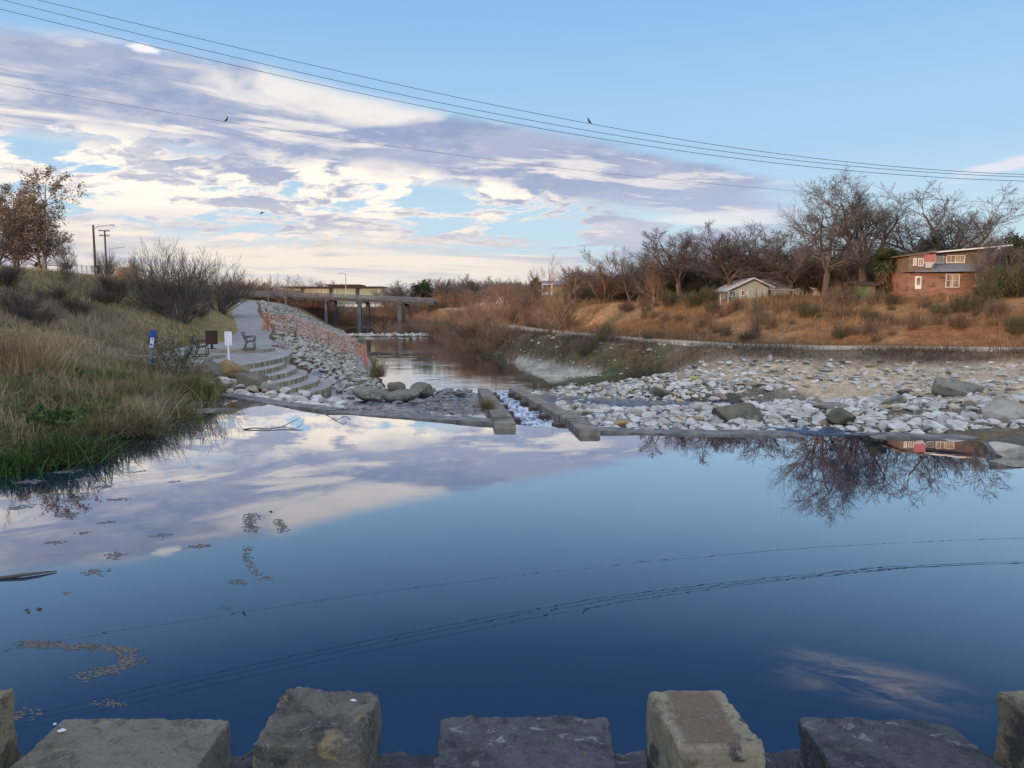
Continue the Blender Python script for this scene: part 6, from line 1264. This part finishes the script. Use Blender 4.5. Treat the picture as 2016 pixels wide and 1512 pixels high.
# ------------------------------------------------------------------ things floating on the pool
M_scum=pmat('floating_scum',(.095,.088,.085),(.135,.12,.11),14,.45,.3,c3=(.05,.05,.055),s3=6,spec=.6)
M_scumd=pmat('floating_weed',(.08,.08,.085),(.12,.115,.115),10,.35,.3,spec=.7)
def mat_float(pts,w,label,seed,m=None,den=1.0,z=.006):
    """clotted ribbon of scum following water points (pixels)"""
    r_=np.random.default_rng(seed); P=np.array([at_z(px,py,0)[:2] for px,py in pts]); mb=MB(); c0=P.mean(0); ln=np.r_[0,np.cumsum(np.linalg.norm(np.diff(P,axis=0),axis=1))] if len(P)>1 else np.array([0.])
    n_=max(16,int(den*(ln[-1]+w)*w*210/max(w,.10)));
    for i in range(n_):
        s=r_.uniform(0,ln[-1]) if ln[-1]>0 else 0; q=np.array([np.interp(s,ln,P[:,0]),np.interp(s,ln,P[:,1])])+np.clip(r_.normal(size=2),-1.8,1.8)*w*.5*np.array([1,.8]); a=np.linspace(0,6.2832,10)[:-1]; rr=w*r_.uniform(.012,.085)*(1+.5*r_.normal(size=9)); rr=np.abs(rr)+.002
        mb.prism(np.c_[q[0]-c0[0]+rr*1.9*np.cos(a),q[1]-c0[1]+rr*.8*np.sin(a)],-.01,.002+r_.uniform(0,.004))
    o=mb.build('floating_scum',m or M_scum,None,True,(c0[0],c0[1],0)); return tag(o,label,'floating scum')
mat_float([(40,1266),(90,1270),(170,1274),(215,1278),(262,1280),(240,1296),(268,1302),(225,1318),(180,1322),(165,1334)],.11,'large hook shaped raft of brown scum at lower left of the pool',1,den=1.3)
mat_float([(190,1384),(245,1386)],.07,'small brown scum raft above the warm grey slab',2); mat_float([(50,1405)],.12,'scum patch beside the tan block at the left edge',3)
mat_float([(494,1010),(490,1030),(496,1045)],.10,'upright chain of scum left of a tiny dark leaf',4); mat_float([(549,1022),(557,1048)],.08,'short pale scum chain right of the upright one',5)
mat_float([(488,1075),(486,1100),(500,1125),(512,1132)],.06,'thin trailing scum thread ending in a small patch',6); mat_float([(525,1139)],.10,'small flat scum patch at the end of a thread',7); mat_float([(462,1142),(475,1152)],.08,'lone scum fleck below the thread',8)
mat_float([(316,1055)],.13,'round scum patch under the bright cloud reflection',9,M_scumd); mat_float([(375,1078),(405,1074)],.12,'wide dark scum patch in the middle of the pool',10,M_scumd); mat_float([(185,1127)],.16,'brown scum patch at the left of the pool',11)
mat_float([(225,1090),(232,1098)],.11,'grey scum patch between two others at left',12,M_scumd); mat_float([(128,1168)],.05,'tiny brown fleck on the open water',13); mat_float([(445,1196)],.07,'small pale scum fleck near bird reflection',14)
for i,(px,py,w) in enumerate([(130,930,.35),(170,945,.4),(200,960,.3),(105,975,.35),(150,985,.3),(60,950,.4),(230,985,.25),(130,1015,.3),(170,1050,.18),(105,1070,.18),(270,930,.18),(340,950,.14),(40,1000,.35),(210,1030,.16)]):
    o=mat_float([(px-14,py),(px+14,py-3)],w*.5,'grey floating weed patch on the dark water beside the left bank',30+i,M_scumd,.8); o['group']='floating weed patches by the left bank'
def stick(pts,r,label,name='floating_branch'):
    P=[tuple(at_z(px,py,0)[:2])+(z_,) for px,py,z_ in pts]; c0=P[0]; o=MB().tube([(a-c0[0],b_-c0[1],c) for a,b_,c in P],r,6).build(name,M_dktw,None,True,(c0[0],c0[1],0)); return tag(o,label,'branch'),c0
o,c0=stick([(480,846,.01),(500,845,.03),(530,846,.02),(556,843,.035),(575,838,.10),(592,834,.16)],[.018,.016,.013,.012,.009,.006],'dark forked branch floating near the left weir sill')
P=[tuple(at_z(px,py,0)[:2])+(z_,) for px,py,z_ in ((556,843,.035),(580,846,.02),(594,842,.07),(598,836,.13))]; MB().tube([(a-c0[0],b_-c0[1],c) for a,b_,c in P],[.012,.009,.007,.005],6).build('fork',M_dktw,o)
stick([(0,1140,.01),(45,1136,.025),(80,1131,.02),(112,1126,.01)],[.02,.02,.014,.006],'dark stick floating at the left edge of the pool')
o,c0=stick([(640,812,.06),(662,818,.14),(680,812,.10),(690,816,.16)],.011,'dark dead branch caught on the left weir sill'); P=[tuple(at_z(px,py,0)[:2])+(z_,) for px,py,z_ in ((645,816,.03),(660,822,.08),(676,821,.2),(682,812,.28))]; MB().tube([(a-c0[0],b_-c0[1],c) for a,b_,c in P],.009,6).build('fork',M_dktw,o)
stick([(262,868,.05),(300,856,.2),(345,848,.22)] if False else [(66,868,.12),(100,861,.22),(140,848,.25)],.014,'pale bare branch lying in grass at the pool edge','fallen_branch')
p=at_z(57,1200,0); r_=np.random.default_rng(3); o=link('floating_leaf',leaves(np.zeros((1,3)),4,.06,3,M_tantw,'floating_leaf',.02,0),None,(p.x,p.y,.02)); tag(o,'pale curled leaf floating on open water at left','leaf')
p=at_z(509,1018,0); o=link('floating_leaf',leaves(np.zeros((1,3)),4,.05,4,M_dktw,'floating_leaf',.01,0),None,(p.x,p.y,.015)); tag(o,'tiny dark leaf floating beside the upright scum chain','leaf')
# orange and dark debris at the apron, green bag, log
o=MB().tube([(0,0,0),(.9,.1,.06),(2.0,0,.02),(3.0,.2,.0)],[.12,.16,.12,.05],8).build('driftwood_log',M_dktw,None,True,tuple(at_z(722,697,ZL))); tag(o,'dark driftwood log lying in the lower pool by the netting','log')
p=at_z(1367,745,.05); v=rock_v(I2,9,2,.3,2)*np.array([.12,.10,.09]); o=link('plastic_bag',mesh_np('plastic_bag',v,[I2[1]],pmat('lime_plastic',(.30,.42,.04),(.25,.36,.03),6,.5),True),None,p); tag(o,'small lime green plastic scrap lying among the white rocks','litter')
# ------------------------------------------------------------------ far wood that reads as one mass
def wood(name,x0,x1,y0,y1,n_,h0,h1,seed,m):
    r_=np.random.default_rng(seed); VV=[];FF=[];off=0; src=[]
    for s_ in (4,5,6):
        me=proto('spread',s_,12)[0][1]; v=np.empty(len(me.vertices)*3,np.float32); me.vertices.foreach_get('co',v); v=v.reshape(-1,3); f=np.empty(len(me.polygons)*4,np.int32); me.loops.foreach_get('vertex_index',f); f=f.reshape(-1,4)
        k_=max(1,len(f)//9000); fsel=f[::1]
        src.append((v,f))
    for i in range(n_):
        v,f=src[i%3]; nb=len(f)//3; a=r_.uniform(0,6.28); s=r_.uniform(h0,h1)/12; x=r_.uniform(x0,x1); y=r_.uniform(y0,y1); c_,q_=math.cos(a),math.sin(a)
        w=np.c_[v[:,0]*c_-v[:,1]*q_,v[:,0]*q_+v[:,1]*c_,v[:,2]]*np.array([s*1.25,s*1.25,s])+np.array([x,y,G1(x,y)-.3]); sel=f[-(len(f)//2):]
        u_,inv=np.unique(sel,return_inverse=True); VV.append(w[u_]);FF.append(inv.reshape(-1,4)+off);off+=len(u_)
    o=link(name,mesh_np(name,np.concatenate(VV),[np.concatenate(FF)],m,False)); return tag(o,kind='stuff')
wood('far_wood',-95,150,215,330,60,6,9.5,3,M_dktw)
